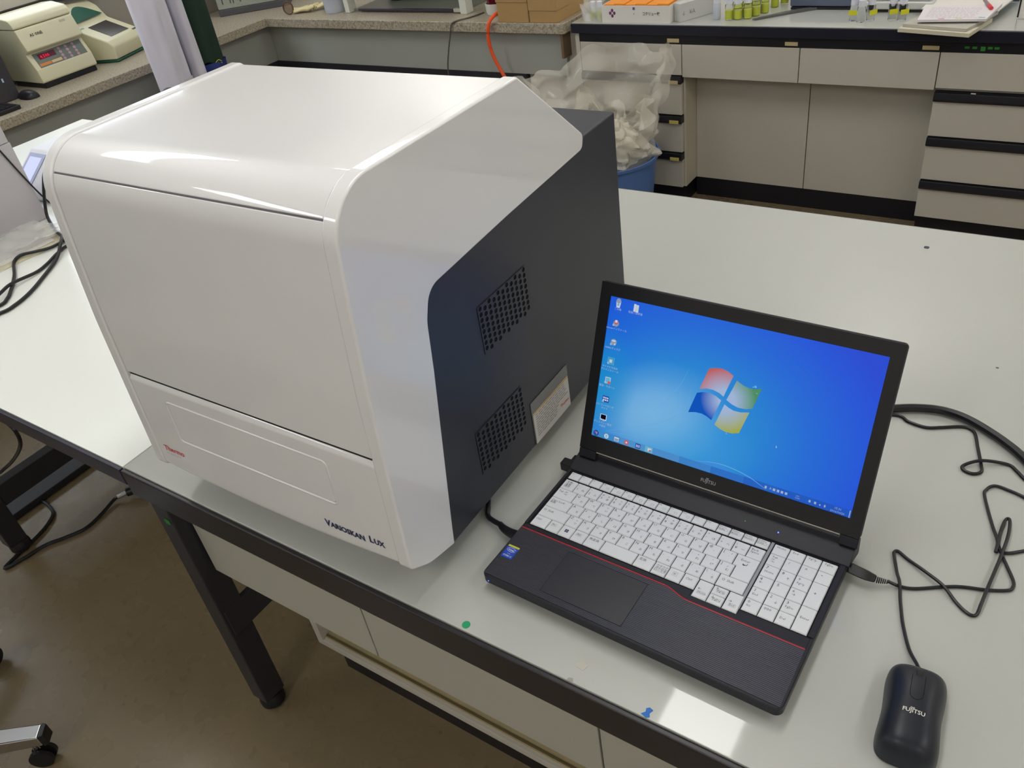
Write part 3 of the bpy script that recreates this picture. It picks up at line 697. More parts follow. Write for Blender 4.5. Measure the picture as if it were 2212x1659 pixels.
# rising swoosh of light at the bottom
sw = ramp(ell(0.175, -0.155, 0.090, 0.1715), [(0.0,(.22,.22,.22)), (0.90,(.20,.20,.20)), (0.985,(.42,.42,.42)), (1.0,K1)])
c = mix(sw, c, rgb(60,130,222))
nt.links.new(c, em.inputs[0]); em.inputs[1].default_value = 0.98
fr_ = nt.nodes.new('ShaderNodeBsdfGlossy'); fr_.inputs['Roughness'].default_value = 0.35; fr_.inputs[0].default_value = (0.03,0.03,0.03,1)
ad = nt.nodes.new('ShaderNodeAddShader'); nt.links.new(em.outputs[0], ad.inputs[0]); nt.links.new(fr_.outputs[0], ad.inputs[1]); nt.links.new(ad.outputs[0], out.inputs[0])
obj('screen', MB().box(0,SW,0,SH,-0.0004,0.0), ms, lid, flat=True)
def panel_mat(name, col, glow, cx, cy, r0, r1):
    m = bpy.data.materials.new(name); m.use_nodes = True; nt = m.node_tree; nt.nodes.clear()
    o = nt.nodes.new('ShaderNodeOutputMaterial'); e = nt.nodes.new('ShaderNodeEmission'); t = nt.nodes.new('ShaderNodeTexCoord')
    d = nt.nodes.new('ShaderNodeVectorMath'); d.operation = 'DISTANCE'; d.inputs[1].default_value = (cx,cy,0)
    nt.links.new(t.outputs['Object'], d.inputs[0]); mr = nt.nodes.new('ShaderNodeMapRange'); mr.inputs[1].default_value = r0; mr.inputs[2].default_value = r1
    nt.links.new(d.outputs['Value'], mr.inputs[0]); mx = nt.nodes.new('ShaderNodeMix'); mx.data_type = 'RGBA'
    mx.inputs[6].default_value = (*glow,1); mx.inputs[7].default_value = (*col,1); nt.links.new(mr.outputs[0], mx.inputs[0])
    nt.links.new(mx.outputs[2], e.inputs[0]); e.inputs[1].default_value = 0.86; nt.links.new(e.outputs[0], o.inputs[0]); return m
flag = [('red', rgb(196,104,104), [(147.0,131.2),(154.5,134.0),(163.3,135.3),(171.4,133.6),(178.8,129.9),(174.9,115.7),(171.3,101.2),(165.2,104.4),(157.0,106.2),(148.6,105.9),(139.4,103.0),(143.3,117.2)]),
        ('green', rgb(84,150,104), [(183.9,125.2),(192.1,121.6),(200.6,119.9),(207.9,120.6),(215.4,123.3),(212.2,109.8),(208.9,96.1),(200.7,93.2),(191.4,92.6),(183.4,94.5),(175.5,98.2),(179.8,111.5)]),
        ('blue', rgb(20,88,196), [(137.1,97.2),(144.2,100.1),(152.6,101.2),(161.5,99.6),(169.4,95.8),(165.5,81.9),(161.5,67.8),(154.9,70.9),(147.9,72.6),(139.2,72.1),(130.2,69.6),(133.6,83.5)]),
        ('yellow', rgb(170,176,80), [(174.3,92.2),(179.8,89.4),(186.6,87.4),(195.5,87.6),(206.3,90.5),(202.5,76.2),(198.5,61.5),(190.1,58.6),(181.7,58.1),(174.2,59.9),(166.6,63.3),(170.6,78.0)])]
for nme, colr, pts in flag:
    m = panel_mat('flag_'+nme, colr, rgb(168,190,226), 0.1725, 0.0965, 0.014 if nme != 'blue' else 0.006, 0.040 if nme != 'blue' else 0.030)
    obj('wallpaper_emblem', MB().prism([(x*mmm,y*mmm) for x,y in pts], 0.0001, 0.0002, 'z'), m, lid, flat=True)
E_W = emis('screen_white', rgb(215,225,240), 0.8); E_B = emis('screen_bar', rgb(50,110,205), 0.86); E_B2 = emis('screen_bar_left', rgb(70,140,206), 0.86)
E_R = emis('screen_red', rgb(215,100,110), 0.8); E_G = emis('screen_grey', rgb(150,165,190), 0.8); E_K = emis('screen_dark', rgb(10,14,40), 0.7)
E_N = emis('screen_navy', rgb(38,80,180), 0.8); E_C = emis('screen_cyan', rgb(110,190,222), 0.8); E_T = emis('screen_text', rgb(180,196,225), 0.75)
E_RAY = emis('light_ray', rgb(110,180,226), 0.86); E_O = emis('screen_orange', rgb(214,130,90), 0.8)
tbm = MB(); tcols = [(66,142,208),(84,152,212),(80,148,212),(66,136,210),(52,118,206),(44,104,203),(40,96,202),(40,92,200)]
for i in range(8): tbm.box(SW*i/8, SW*(i+1)/8, 0, 0.0092, 0.0001, 0.00015, i)
obj('taskbar', tbm, [emis('taskbar_tone', rgb(*c_), 0.86) for c_ in tcols], lid, flat=True)
def disc(mb, x, y, r, m=0, z=0.0003, n=14): mb.add([(x+r*math.cos(2*PI*k/n), y+r*math.sin(2*PI*k/n), z) for k in range(n)], [tuple(range(n))], m)
def q(mb, x, y, w_, h_, m=0, z=0.0003): mb.add([(x-w_/2,y-h_/2,z),(x+w_/2,y-h_/2,z),(x+w_/2,y+h_/2,z),(x-w_/2,y+h_/2,z)], [(0,1,2,3)], m)
IM = [E_W, E_G, E_R, E_K, E_N, E_C, E_O]
def icon(fn, x, y, txt, ty, arrow=True, name='desktop_icon'):
    mb = MB(); fn(mb, x*mmm, y*mmm)
    if arrow: q(mb, (x-3.6)*mmm, (y-3.4)*mmm, 0.0022, 0.0024, 0, 0.0005); mb.tube([((x-4.2)*mmm,(y-4.2)*mmm,0.0006),((x-3.0)*mmm,(y-2.8)*mmm,0.0006)], 0.0003, 4, 4, smooth=False)
    o = obj(name, mb, IM, lid, flat=True)
    t = MB()
    for i, s_ in enumerate(txt): t.text(s_, 0.0034, (x*mmm, (ty-4.2*i)*mmm, 0.0003), 0, 'CENTER', None, 1)
    obj('icon_caption', t, E_T, lid, flat=True)
def i_bin(mb,x,y):
    mb.add([(x-.0024,y-.005,.0003),(x+.0024,y-.005,.0003),(x+.0036,y+.004,.0003),(x-.0036,y+.004,.0003)], [(0,1,2,3)], 0); disc(mb,x,y+.004,.0034,1,.0004); disc(mb,x,y-.001,.0016,5,.0005)
def i_fold(mb,x,y):
    q(mb,x-.0018,y,.0034,.0100); q(mb,x+.0018,y-.0005,.0034,.0096,0,.0004); q(mb,x,y,.0004,.009,1,.0005); q(mb,x+.002,y+.0005,.0003,.007,1,.0005)
def i_disc(mb,x,y): disc(mb,x,y-.0008,.0042,1); disc(mb,x,y+.0008,.0030,2,.0004); q(mb,x,y+.0020,.0034,.0034,0,.0005)
def i_box(mb,x,y):
    mb.add([(x-.0042,y-.002,.0003),(x,y-.0048,.0003),(x+.0042,y-.002,.0003),(x+.0042,y+.0025,.0003),(x,y+.0045,.0003),(x-.0042,y+.0025,.0003)], [(0,1,2,3,4,5)], 1); q(mb,x,y+.0018,.0050,.0020,0,.0005); q(mb,x+.002,y-.0025,.0016,.0026,0,.0005)
def i_cyan(mb,x,y): q(mb,x,y,.0096,.0096,5); q(mb,x,y,.0080,.0080,4,.0004); q(mb,x,y,.0068,.0068,5,.0005); q(mb,x,y,.0030,.0034,0,.0006)
def i_page(mb,x,y): q(mb,x,y,.0080,.0088,0); q(mb,x,y,.0066,.0074,5,.0004); disc(mb,x+.0022,y-.0028,.0022,2,.0005)
def i_tiles(mb,x,y):
    q(mb,x,y,.0098,.0090,4)
    for a in (-.0028,0,.0028):
        for b in (-.0015,.0017): q(mb,x+a,y+b,.0020,.0022,0,.0004)
def i_mon(mb,x,y): q(mb,x,y,.0098,.0084,0); q(mb,x,y+.0003,.0078,.0064,3,.0004); q(mb,x+.001,y-.0052,.004,.0012,1)
icon(i_bin,12.3,186.7-1.5,['ごみ箱'],177,False); icon(i_fold,38.0,186.3-1.5,['取扱い説明書'],177,False)
icon(i_disc,12.9,160.1,['Windowsインストール'],151); icon(i_box,13.3,134.1,['HARDディスク'],124.5)
icon(i_cyan,13.1,108.2,['マイナビを始め','プリインストール'],98.5); icon(i_page,12.8,81.3,['電源・サポート'],71.5)
icon(i_tiles,13.6,55.1,['パソコンのはじめ','ガイド'],45); icon(i_mon,14.0,29.4,['ディスプレイ電源','の設定'],20)
def t1(mb,x,y): disc(mb,x,y,.0042,4); q(mb,x-.001,y+.001,.0018,.0018,2,.0004); q(mb,x+.001,y+.001,.0018,.0018,5,.0004); q(mb,x+.001,y-.001,.0018,.0018,6,.0004)
def t2(mb,x,y): disc(mb,x,y,.0034,0); disc(mb,x,y,.0020,5,.0004); q(mb,x,y,.0050,.0008,0,.0005)
def t3(mb,x,y): q(mb,x,y,.0070,.0056,0); q(mb,x,y-.0006,.0060,.0034,1,.0004)
def t4(mb,x,y): disc(mb,x,y,.0034,2); disc(mb,x,y,.0014,0,.0004)
def t5(mb,x,y): q(mb,x,y,.0072,.0066,4); [q(mb,x+a,y,.0010,.0036,0,.0004) for a in (-.002,0,.002)]
def t6(mb,x,y): q(mb,x,y,.0110,.0080,5); q(mb,x+.001,y,.0050,.0040,0,.0004); q(mb,x+.002,y-.001,.003,.002,2,.0005)
for fn, x in ((t1,6.5),(t2,22.5),(t3,38),(t4,53),(t5,70),(t6,86)):
    mb = MB(); fn(mb, x*mmm, 0.0046); obj('taskbar_icon', mb, IM, lid, flat=True)
mb = MB()
for x, w_ in ((243.4,2.6),(253.7,3),(258.7,3),(263.4,3),(268.4,3)): q(mb, x*mmm, 0.0048, w_*mmm, 0.0032)
mb.text('A', 0.0044, (0.2478,0.0036,0.0003)); mb.text('CAPS', 0.0020, (0.2795,0.0056,0.0003)); mb.text('KANA', 0.0020, (0.2795,0.0030,0.0003))
q(mb,.2965,.0048,.0022,.003); q(mb,.3030,.0048,.0024,.003); disc(mb,.3086,.0042,.0010,0,.0003,8); q(mb,.3142,.0046,.0016,.003); q(mb,.3425,.0046,.0010,.0092)
mb.text('15:31', 0.0038, (0.3290,0.0054,0.0003),0,'CENTER'); mb.text('2016/10/20', 0.0036, (0.3290,0.0012,0.0003),0,'CENTER')
obj('taskbar_clock_and_tray', mb, E_T, lid, flat=True)
mb = MB(); mb.add([(.2452,.0600,.0003),(.2468,.0570,.0003),(.2459,.0573,.0003),(.2455,.0562,.0003)], [(0,3,2,1)]); obj('mouse_pointer', mb, E_W, lid, flat=True)
for pts, r in (([(.0199,.0113),(.045,.0215),(.0761,.0352),(.105,.052),(.1270,.075),(.1288,.100)],.00028),([(.0737,.0507),(.09,.066),(.112,.098),(.122,.125)],.00020),
               ([(.150,.0092),(.168,.0135),(.1860,.0155),(.205,.0140),(.222,.0105),(.236,.0052),(.2445,.0019)],.00040),([(.020,.0105),(.05,.0150),(.09,.0180)],.0002)):
    mb = MB(); P = [Vector((x,y,0.0002)) for x,y in pts]
    mb.tube([tuple(p) for p in P], r, 4, sub=6, rfun=lambda t: 0.3+0.9*math.sin(PI*min(1,max(0,t))) )
    for i in range(len(mb.v)): mb.v[i] = (mb.v[i][0], mb.v[i][1], 0.0002+0.00005*(i % 2))
    obj('light_streak', mb, E_RAY, lid, flat=True)
mb = MB()
for (x,y,r) in ((.2075,.1235,.0016),(.2050,.1225,.0009)): disc(mb,x,y,r)
q(mb,.2105,.1160,.0022,.0010); q(mb,.1835,.0565,.0030,.0006); q(mb,.1835,.0565,.0006,.0030)
obj('wallpaper_sparkles', mb, E_RAY, lid, flat=True)
def maker_logo(name, size, loc, mats, parent, rz=0.0):
    mb = MB().text('FUJITSU', size, (0,0,0), 0, 'CENTER', None, 2, 0.012, 0.92)
    k = size/0.006; cx = -0.0014*k
    pts = [(cx+k*0.0011*math.sin(t)*1.25, k*0.00535+k*0.0009*math.sin(2*t)*0.9, 0) for t in [2*PI*i/24 for i in range(25)]]
    mb.tube(pts, 0.00020*k, 4, sub=2)
    return obj(name, mb, mats, parent, flat=True, loc=loc, rot=(0,0,rz))
maker_logo('maker_lettering', 0.0064, (0.1725,-0.0140,0.00135), M_SILV, lid)
obj('lid_edge_glint', MB().box(0.0116,0.3373,-0.0233,-0.0223,-0.0030,0.0012), M_PALE, lid)  # pale strip paints the light caught by the lid's lower edge
for a, b in ((-0.0150,0.0110),(0.3380,0.3590)):
    obj('hinge_cover', MB().prism([(-0.0224,0.0010),(-0.0345,0.0012),(-0.0345,-0.0080),(-0.0224,-0.0066)], a, b, 'x'), M_LAPTOP, lid, 0.001)

# ------------------------------------------------------------------ plugs and cables by the laptop
def L2W(x, y, z=0.0):
    c_, s_ = math.cos(-0.0252), math.sin(-0.0252)
    return (0.6659+c_*x-s_*y, 0.0698+s_*x+c_*y, TZ+z)
pw = thing('power_cord', 'black power plug and cord entering the left side of the laptop by the instrument', 'cable', L2W(-0.012,0.083,0.006))
pw.rotation_euler = (0,0,0)
ox, oy, oz = pw.location
def loc_(pts): return [(x-ox, y-oy, z-oz) for x,y,z in pts]
obj('plug', MB().tube(loc_([L2W(-0.0005,0.080,0.013),L2W(-0.012,0.081,0.012),L2W(-0.026,0.084,0.011),L2W(-0.036,0.089,0.010)]),0.0075,12,sub=3,rfun=lambda t:1.0-0.45*t), M_CABLE, pw)
obj('cord', MB().tube(loc_([L2W(-0.034,0.088,0.010),(0.609,0.166,TZ+0.007),(0.597,0.182,TZ+0.0055),(0.584,0.200,TZ+0.0042),(0.55,0.235,TZ+0.0042),(0.48,0.28,TZ+0.0042)]),0.0036,8), M_CABLE, pw)
us = thing('usb_receiver', 'black angled plug sticking out of the rear left corner of the laptop', 'plug', L2W(0,0.222,0))
us.rotation_euler = (0,0,-0.0252)
obj('plug_body', MB().box(-0.0200,-0.0008,-0.0055,0.0085,0.0075,0.0215), M_BLACK, us, 0.0015)
obj('plug_neck', MB().box(-0.0110,-0.0008,0.0088,0.0210,0.0085,0.0195), M_BLACK, us, 0.0015)
hd = thing('usb_plug', 'black mouse plug with ribbed strain relief in the right side of the laptop', 'plug', (0,0,TZ))
obj('plug_body', MB().tube([(1.0455,0.2805,0.0135),(1.055,0.2790,0.0130),(1.068,0.2775,0.0125),(1.0775,0.2770,0.0120)],0.0085,4,sub=2,rfun=lambda t:1.0 if t<.6 else 1.0-0.3*(t-.6)/.4), M_CABLE, hd, 0.0012)
mb = MB()
for k in range(6):
    x = 1.0785+k*0.0020; mb.cyl((x,0.2772+k*0.0011,0.0112-k*0.0008),0.0040-k*0.0003,0.0012,12,axis='x')
obj('strain_relief', mb, M_RUB, hd)
def cable(name, label, pts, r, z=None, m=M_CABLE, cat='cable', sub=6, n=8):
    return tag(obj(name, MB().tube(pts, r, n, sub=sub), m), label, cat)
z0 = TZ+0.0022; zc = TZ+0.0065
# mouse cord: plug -> right loop -> back to the mouse
cable('mouse_cord', 'thin black mouse cord looping over the table from laptop to mouse',
      [(1.089,0.2840,z0+.005),(1.102,0.286,z0+.001),(1.118,0.291,z0),(1.155,0.313,z0),(1.186,0.323,z0),(1.205,0.332,z0),(1.209,0.339,z0),(1.208,0.349,z0),(1.199,0.368,z0),(1.189,0.389,z0),
       (1.185,0.403,z0),(1.185,0.426,z0),(1.187,0.441,z0+.002),(1.191,0.439,z0+.004),(1.193,0.414,zc),(1.191,0.379,zc),(1.186,0.325,zc),(1.1835,0.297,zc),(1.182,0.284,z0),(1.177,0.280,z0),(1.169,0.2835,z0),
       (1.159,0.292,z0),(1.143,0.306,zc-.001),(1.120,0.320,z0+.002),(1.101,0.331,z0),(1.089,0.3385,z0),(1.085,0.336,z0),(1.0865,0.329,z0),(1.095,0.304,z0+.002),(1.101,0.289,zc),(1.107,0.268,z0+.001),
       (1.112,0.252,z0),(1.118,0.234,z0),(1.130,0.206,z0+.001),(1.1415,0.188,z0+.004),(1.1445,0.1805,z0+.006)], 0.00195)
cable('kinked_cord', 'thin black cord kinked upward beside the mouse cord at the right edge',
      [(1.185,0.3845,z0),(1.184,0.400,z0+.003),(1.176,0.424,z0),(1.166,0.452,z0),(1.158,0.478,z0),(1.159,0.487,z0),(1.163,0.494,z0+.001),(1.170,0.4985,z0),(1.184,0.496,z0),(1.200,0.491,z0),(1.245,0.470,z0)], 0.0020)
cable('short_cord', 'thin black cord leaving the crossing of the mouse cord to the right edge', [(1.1885,0.3885,z0),(1.197,0.3885,z0),(1.212,0.400,z0),(1.24,0.425,z0),(1.29,0.45,z0)], 0.0020)
cable('thick_cable', 'thick black mains cable arching from behind the laptop screen to the right', [(0.94,0.52,TZ+.007),(0.985,0.573,TZ+.007),(1.021,0.598,TZ+.007),(1.049,0.612,TZ+.007),(1.075,0.619,TZ+.007),(1.098,0.618,TZ+.007),(1.119,0.611,TZ+.007),(1.142,0.598,TZ+.007),(1.165,0.582,TZ+.007),(1.190,0.559,TZ+.007),(1.24,0.50,TZ+.007),(1.30,0.44,TZ+.007)], 0.0058)
cable('looped_cord', 'thin black cord with a small loop next to the thick mains cable', [(0.95,0.55,z0),(1.023,0.590,z0),(1.046,0.583,z0),(1.069,0.580,z0),(1.087,0.588,z0),(1.108,0.599,z0),(1.119,0.600,z0),(1.128,0.592,z0),(1.136,0.565,z0),(1.145,0.533,z0),(1.148,0.518,z0),(1.140,0.510,z0),(1.129,0.512,z0),(1.1265,0.520,z0+.001),(1.145,0.5345,z0+.0045),(1.174,0.545,z0),(1.186,0.536,z0),(1.197,0.524,z0),(1.225,0.50,z0)], 0.0022)

# ------------------------------------------------------------------ mouse
ms_ = thing('computer_mouse', 'black matte computer mouse with white lettering beside the laptop', 'mouse', (1.1495,0.1255,TZ), 0.085)
def hw(v):   # half width along length v in [-1,1]
    base_ = 0.0290 - 0.0020*math.exp(-((v+0.02)/0.42)**2)
    e = abs(v); return base_*(1-e**7)**0.30 if e < 1 else 0
def hh(v): return 0.0345*(1-0.28*((v+0.25)/1.25)**2-0.16*max(0,v)**2)*(1-abs(v)**12)**0.5
def mouse_fn(u, v_):
    v = -1+2*v_; vv = math.sin(v*PI/2); a = PI*u
    x = -hw(vv)*math.cos(a)*(1.0 if True else 0); s_ = abs(math.sin(a))**0.62
    x = -hw(vv)*(abs(math.cos(a))**0.72)*(1 if math.cos(a) > 0 else -1)
    return (x*(1.0-0.06*s_), vv*0.0560, 0.0015+max(0.0,hh(vv))*s_)
mb = MB().grid(mouse_fn, 33, 41)
for i in range(len(mb.f)): mb.f[i] = mb.f[i][::-1]
M_MOUSE = mat('mouse_soft_black', rgb(30, 33, 42), 0.38, spec=0.4)
body = obj('shell', mb, M_MOUSE, ms_, smooth=80)
obj('base_plate', MB().prism([(hw(math.sin(t))*0.93*s_, 0.053*math.sin(t)) for s_, rng in ((1,range(-10,11)),(-1,range(10,-11,-1))) for t in [k*PI/20 for k in rng]], 0.0003, 0.0022, 'z'), M_RUB, ms_)
def surf_z(x, y):
    vv = y/0.056; w_ = hw(vv)*0.97; c_ = min(0.999, abs(x)/w_)**(1/0.72); return 0.0015+hh(vv)*(math.sqrt(1-c_*c_)**0.62)
def ribbon(pts, w_, m, name, lift=0.0002):
    mb = MB(); P = [Vector((x,y,surf_z(x,y)+lift)) for x,y in pts]; mb.tube([tuple(p) for p in P], w_, 4, sub=3); return obj(name, mb, m, ms_)
ribbon([(-0.0058,0.046),(-0.0060,0.030),(-0.0060,0.012),(-0.0052,0.004),(0,0.0005),(0.0052,0.004),(0.0060,0.012),(0.0060,0.030),(0.0058,0.046)], 0.00032, M_HOLE, 'button_seam', 0.0)
ribbon([(0.0,0.0545),(0.0,0.0535),(0.0,0.050)], 0.0006, M_HOLE, 'split_line', 0.0)
mb = MB().cyl((-0.0028,0.036,surf_z(0,0.036)-0.0045),0.0068,0.0056,20,axis='x')
obj('scroll_wheel', mb, M_RUB, ms_, 0.0006)
mg = MB().text('FUJITSU', 0.0062, (0,-0.0155,0), 0, 'CENTER', None, 2, 0.014, 0.95)
mg.tube([(-0.0014+0.0013*math.sin(2*PI*i/24)*1.3, -0.0155+0.0052+0.0008*math.sin(4*PI*i/24), 0) for i in range(25)], 0.0002, 4, sub=2)
mg.v = [(x,y,surf_z(x,y)+0.0004+z*0.3) for x,y,z in mg.v]
obj('maker_lettering', mg, M_PAPER, ms_, flat=True)

# ------------------------------------------------------------------ marks on the table
tag(obj('round_sticker', MB().cyl((0.680,0.012,TZ+0.0002),0.0052,0.0003,20), M_GREENDOT), 'round green sticker near the front edge of the table', 'sticker')
tag(obj('blue_tape_scrap', MB().prism([(0.9125,0.006),(0.9190,0.0040),(0.9225,0.0065),(0.9205,0.0105),(0.9225,0.0150),(0.9180,0.0165),(0.9150,0.0140),(0.9160,0.0100)], TZ+0.0002, TZ+0.0006), M_BTAPE), 'torn blue tape scrap on the front edge of the table', 'tape')
tag(obj('tape_residue', MB().prism([(0.822,0.024),(0.834,0.022),(0.836,0.030),(0.826,0.033)], TZ+0.0002, TZ+0.0004), mat('residue', rgb(182,180,168), 0.35)), 'faint grey tape residue mark in front of the laptop', 'mark')
tag(obj('scuff_mark', MB().prism([(0.823,0.003),(0.831,0.005),(0.829,0.009),(0.824,0.0075)], TZ+0.0002, TZ+0.0004), mat('scuff', rgb(150,148,138), 0.6)), 'small dark scuff mark on the table edge between green dot and blue tape', 'mark')
tag(obj('dark_speck', MB().prism(rrect(0.958,0.967,1.094,1.102,0.003,2), TZ+0.0002, TZ+0.0009), mat('speck', rgb(60,62,84), 0.6)), 'tiny dark speck near the far edge of the table', 'mark')
tag(obj('grey_speck', MB().prism(rrect(1.128,1.132,0.758,0.761,0.001,2), TZ+0.0002, TZ+0.0006), mat('speck2', rgb(90,88,84), 0.6)), 'tiny grey speck on the table to the right of the screen', 'mark')

# ------------------------------------------------------------------ rear bench
BY, BK = 2.476, 2.600
rb = thing('wall_bench', 'long rear laboratory bench with black handles and grey beige drawers', 'bench', (0,0,0))
obj('bench_top', MB().box(-0.584, 2.6, BY+0.004, 3.20, 0.668, TZ), M_TOP, rb, 0.001)
obj('front_edge_band', MB().box(-0.584, 2.6, BY-0.004, BY+0.0035, 0.664, 0.6985), mat('bench_edge', rgb(28,28,42), 0.4), rb, 0.002)
obj('handle_rail', MB().box(-0.556, 2.55, BY+0.006, BY+0.02, 0.632, 0.6635), M_TOE, rb)
obj('end_panel', MB().box(-0.576, -0.557, BY+0.010, 3.18, 0.0, 0.6635), M_PANEL, rb)
XS = [-0.554, -0.1325, 0.2936, 0.7253, 1.60, 2.5]
for i in range(5):
    a, b = XS[i]+0.0015, XS[i+1]-0.0015
    d = obj('upper_drawer', MB().box(a, b, BY+0.004, BY+0.022, 0.5155 if i not in (0,3,4) else 0.522, 0.6315), M_PANEL, rb, 0.0015)
# drawer columns left and right of the knee space
def column(x0, x1, tops):
    obj('column_body', MB().box(x0+0.002, x1-0.002, BY+0.0225, 3.15, 0.078, 0.630), M_PANEL, rb)
    for k, zt in enumerate(tops):
        zb = tops[k+1] if k+1 < len(tops) else 0.078
        o = obj('drawer', MB().box(x0+0.002, x1-0.002, BY+0.004, BY+0.022, zb+0.002, zt-0.030), M_PANEL, rb, 0.0015)
        h = obj('drawer_handle', MB().prism([(BY+0.0225,zt-0.030),(BY-0.004,zt-0.030),(BY-0.010,zt-0.022),(BY-0.006,zt-0.002),(BY+0.0225,zt)], x0+0.002, x1-0.001, 'x'), M_TOE, o, 0.001)
    obj('toe_board', MB().box(x0+0.004, x1-0.004, BY+0.030, 3.1, 0.0, 0.076), M_TOE, rb)
column(XS[0], XS[1], [0.521, 0.3705, 0.223]); column(XS[3], XS[4], [0.512, 0.365, 0.215]); column(XS[4], XS[5], [0.512, 0.365, 0.215])
obj('knee_side', MB().box(XS[1]-0.0008, XS[1]+0.006, BY+0.022, BK, 0.078, 0.5150), mat('edge_cream', rgb(196,190,172), 0.5), rb)
for a, b in ((XS[1]+0.0065, 0.3035), (0.3065, XS[3]-0.002)): obj('knee_back_panel', MB().box(a, b, BK, BK+0.018, 0.0765, 0.60), M_PANEL, rb, 0.001)
obj('knee_toe_board', MB().box(XS[1]+0.006, XS[3]-0.002, BK+0.001, BK+0.017, 0.0, 0.0758), M_TOE, rb)
for (x0, x1, y, z0_, z1_, mm_) in ((-0.188,-0.142,BY+0.0055,0.6385,0.6515,M_TAN),(0.242,0.285,BY+0.0055,0.6385,0.6505,M_TAN),(0.672,0.72,BY+0.0055,0.6385,0.6505,M_TAN)):
    obj('label_holder', MB().box(x0,x1,y-0.002,y,z0_,z1_), mm_, rb)
for k, z in enumerate((0.4995,0.349,0.2015)): obj('label_card', MB().box(-0.180,-0.143,BY-0.0112,BY-0.0095,z-0.0065,z+0.0065), M_LABY if k else M_TAN, rb)
for k, x in enumerate((0.790, 0.811, 0.834, 0.853, 0.871)):
    tag(obj('green_tape_mark', MB().box(x, x+0.013, BY+0.0042, BY+0.0056, 0.6445-0.006*(k==2), 0.6515), M_GTAPE), ['leftmost','second','middle','fourth','rightmost'][k] + ' of the five green tape marks on the rear bench rail', 'tape', 'green tape marks on the rear bench rail')
obj('masking_tape', MB().box(0.832,0.846,BY-0.0065,BY-0.003,0.5125,0.5145), M_PAPER, rb)

# ------------------------------------------------------------------ speckled corner counter
CX, CY = -2.30, 2.465
ct = thing('corner_counter', 'speckled stone-look counter running along the left and back walls', 'counter', (0,0,0))
obj('counter_top', MB().prism([(-2.795,-2.6),(CX,-2.6),(CX,CY),(-0.612,CY),(-0.612,3.245),(-2.795,3.245)], 0.660, TZ), M_SPECK, ct, 0.003)
obj('apron_left', MB().box(CX-0.07, CX-0.05, -2.6, CY+0.07, 0.485, 0.6595), M_GREYW, ct)
obj('apron_back', MB().box(CX-0.048, -0.640, CY+0.050, CY+0.070, 0.485, 0.6595), M_GREYW, ct)
obj('dark_shelf_left', MB().box(CX-0.30, CX-0.045, -2.6, CY+0.045, 0.455, 0.4845), M_STEEL, ct)
obj('dark_shelf_back', MB().box(CX-0.044, -0.845, CY+0.0452, CY+0.28, 0.455, 0.4845), M_STEEL, ct)
obj('recess_left', MB().box(CX-0.32, CX-0.30, -2.6, CY+0.28, 0.0, 0.4545), M_TOE, ct)
obj('recess_back', MB().box(CX-0.28, -0.66, CY+0.285, CY+0.30, 0.0, 0.4845), mat('brown_recess', rgb(58,40,34), 0.7), ct)
obj('end_board', MB().box(-0.6385, -0.628, CY+0.012, CY+0.5, 0.565, 0.6595), mat('brown_board', rgb(112,92,70), 0.7), ct)
obj('end_filler', MB().box(-0.8405, -0.600, CY+0.072, CY+0.09, 0.0, 0.6595), M_PANEL, ct)

# ------------------------------------------------------------------ things on the left counter
cf = thing('centrifuge', 'cream benchtop centrifuge with a red display and keypad on the left counter', 'centrifuge', (-2.505,1.400,TZ), 0.0)
# local x towards the room, y along the counter
Wc, Dc = 0.262, 0.25
front = fillet([(-Dc,0.022,0.01),(0.003,0.022,0.008),(-0.006,0.075,0.004),(-0.040,0.135,0.004),(-0.012,0.150,0.006),(-0.042,0.232,0.01),(-Dc,0.232,0.01)], True, 3)
obj('casing', MB().prism([(p[0],p[1]) for p in front], 0.0, Wc, 'y'), M_CREAM, cf, 0.006, 3)
lidp = fillet([(-Dc,0.2335,0.004),(-0.040,0.2335,0.006),(-0.052,0.268,0.028),(-0.15,0.282,0.08),(-Dc,0.276,0.03)], True, 4)
obj('lid', MB().prism(lidp, -0.002, Wc+0.002, 'y'), M_CREAM, cf, 0.012, 4)
obj('base_skirt', MB().box(-Dc+0.01, -0.004, 0.006, Wc-0.006, 0.0003, 0.0215), M_BLACK, cf, 0.004)
def slant(x0, z0_, x1, z1_, y0, y1, off=0.0012, th=0.001):
    d = Vector((x1-x0, z1_-z0_)).normalized(); n_ = Vector((d.y, -d.x))
    if n_.x < 0: n_ = -n_
    a = Vector((x0,z0_))+n_*off; b = Vector((x1,z1_))+n_*off; c_ = b-n_*th; e = a-n_*th
    return MB().prism([tuple(a),tuple(e),tuple(c_),tuple(b)], y0, y1, 'y')
kp = obj('control_panel', slant(-0.009,0.078,-0.038,0.132,0.022,0.246), mat('panel_olive', rgb(104,112,104), 0.4), cf)
obj('display_window', slant(-0.024,0.106,-0.035,0.1265,0.040,0.118,0.0016), mat('display_dark_red', rgb(90,14,26), 0.2), kp)
mbt = MB(); nrm = Vector((0.88,0,0.47)); RB = Matrix(((0,-0.473,0.881,0),(1,0,0,0),(0,0.881,0.473,0),(0,0,0,1)))
mbt.text('4.500', 0.019, (-0.0215,0.046,0.1105), 0, 'LEFT', RB, 1, 0.01); obj('display_digits', mbt, M_LEDR, kp, flat=True)
for i in range(4):
    for j in range(3):
        if i == 3 and j == 0: pass
        t = 0.12+0.24*i; x = -0.009-0.029*t; z = 0.078+0.054*t
        obj('button', MB().add(*[( [ (x+0.0018+0.0065*math.cos(a)*-0.473, 0.140+j*0.033+0.0065*math.sin(a), z+0.0010+0.0065*math.cos(a)*0.881) for a in [2*PI*k/10 for k in range(10)] ] ), [tuple(range(10))] ]), mat('button_pink', rgb(178,140,158), 0.5), kp, flat=True)
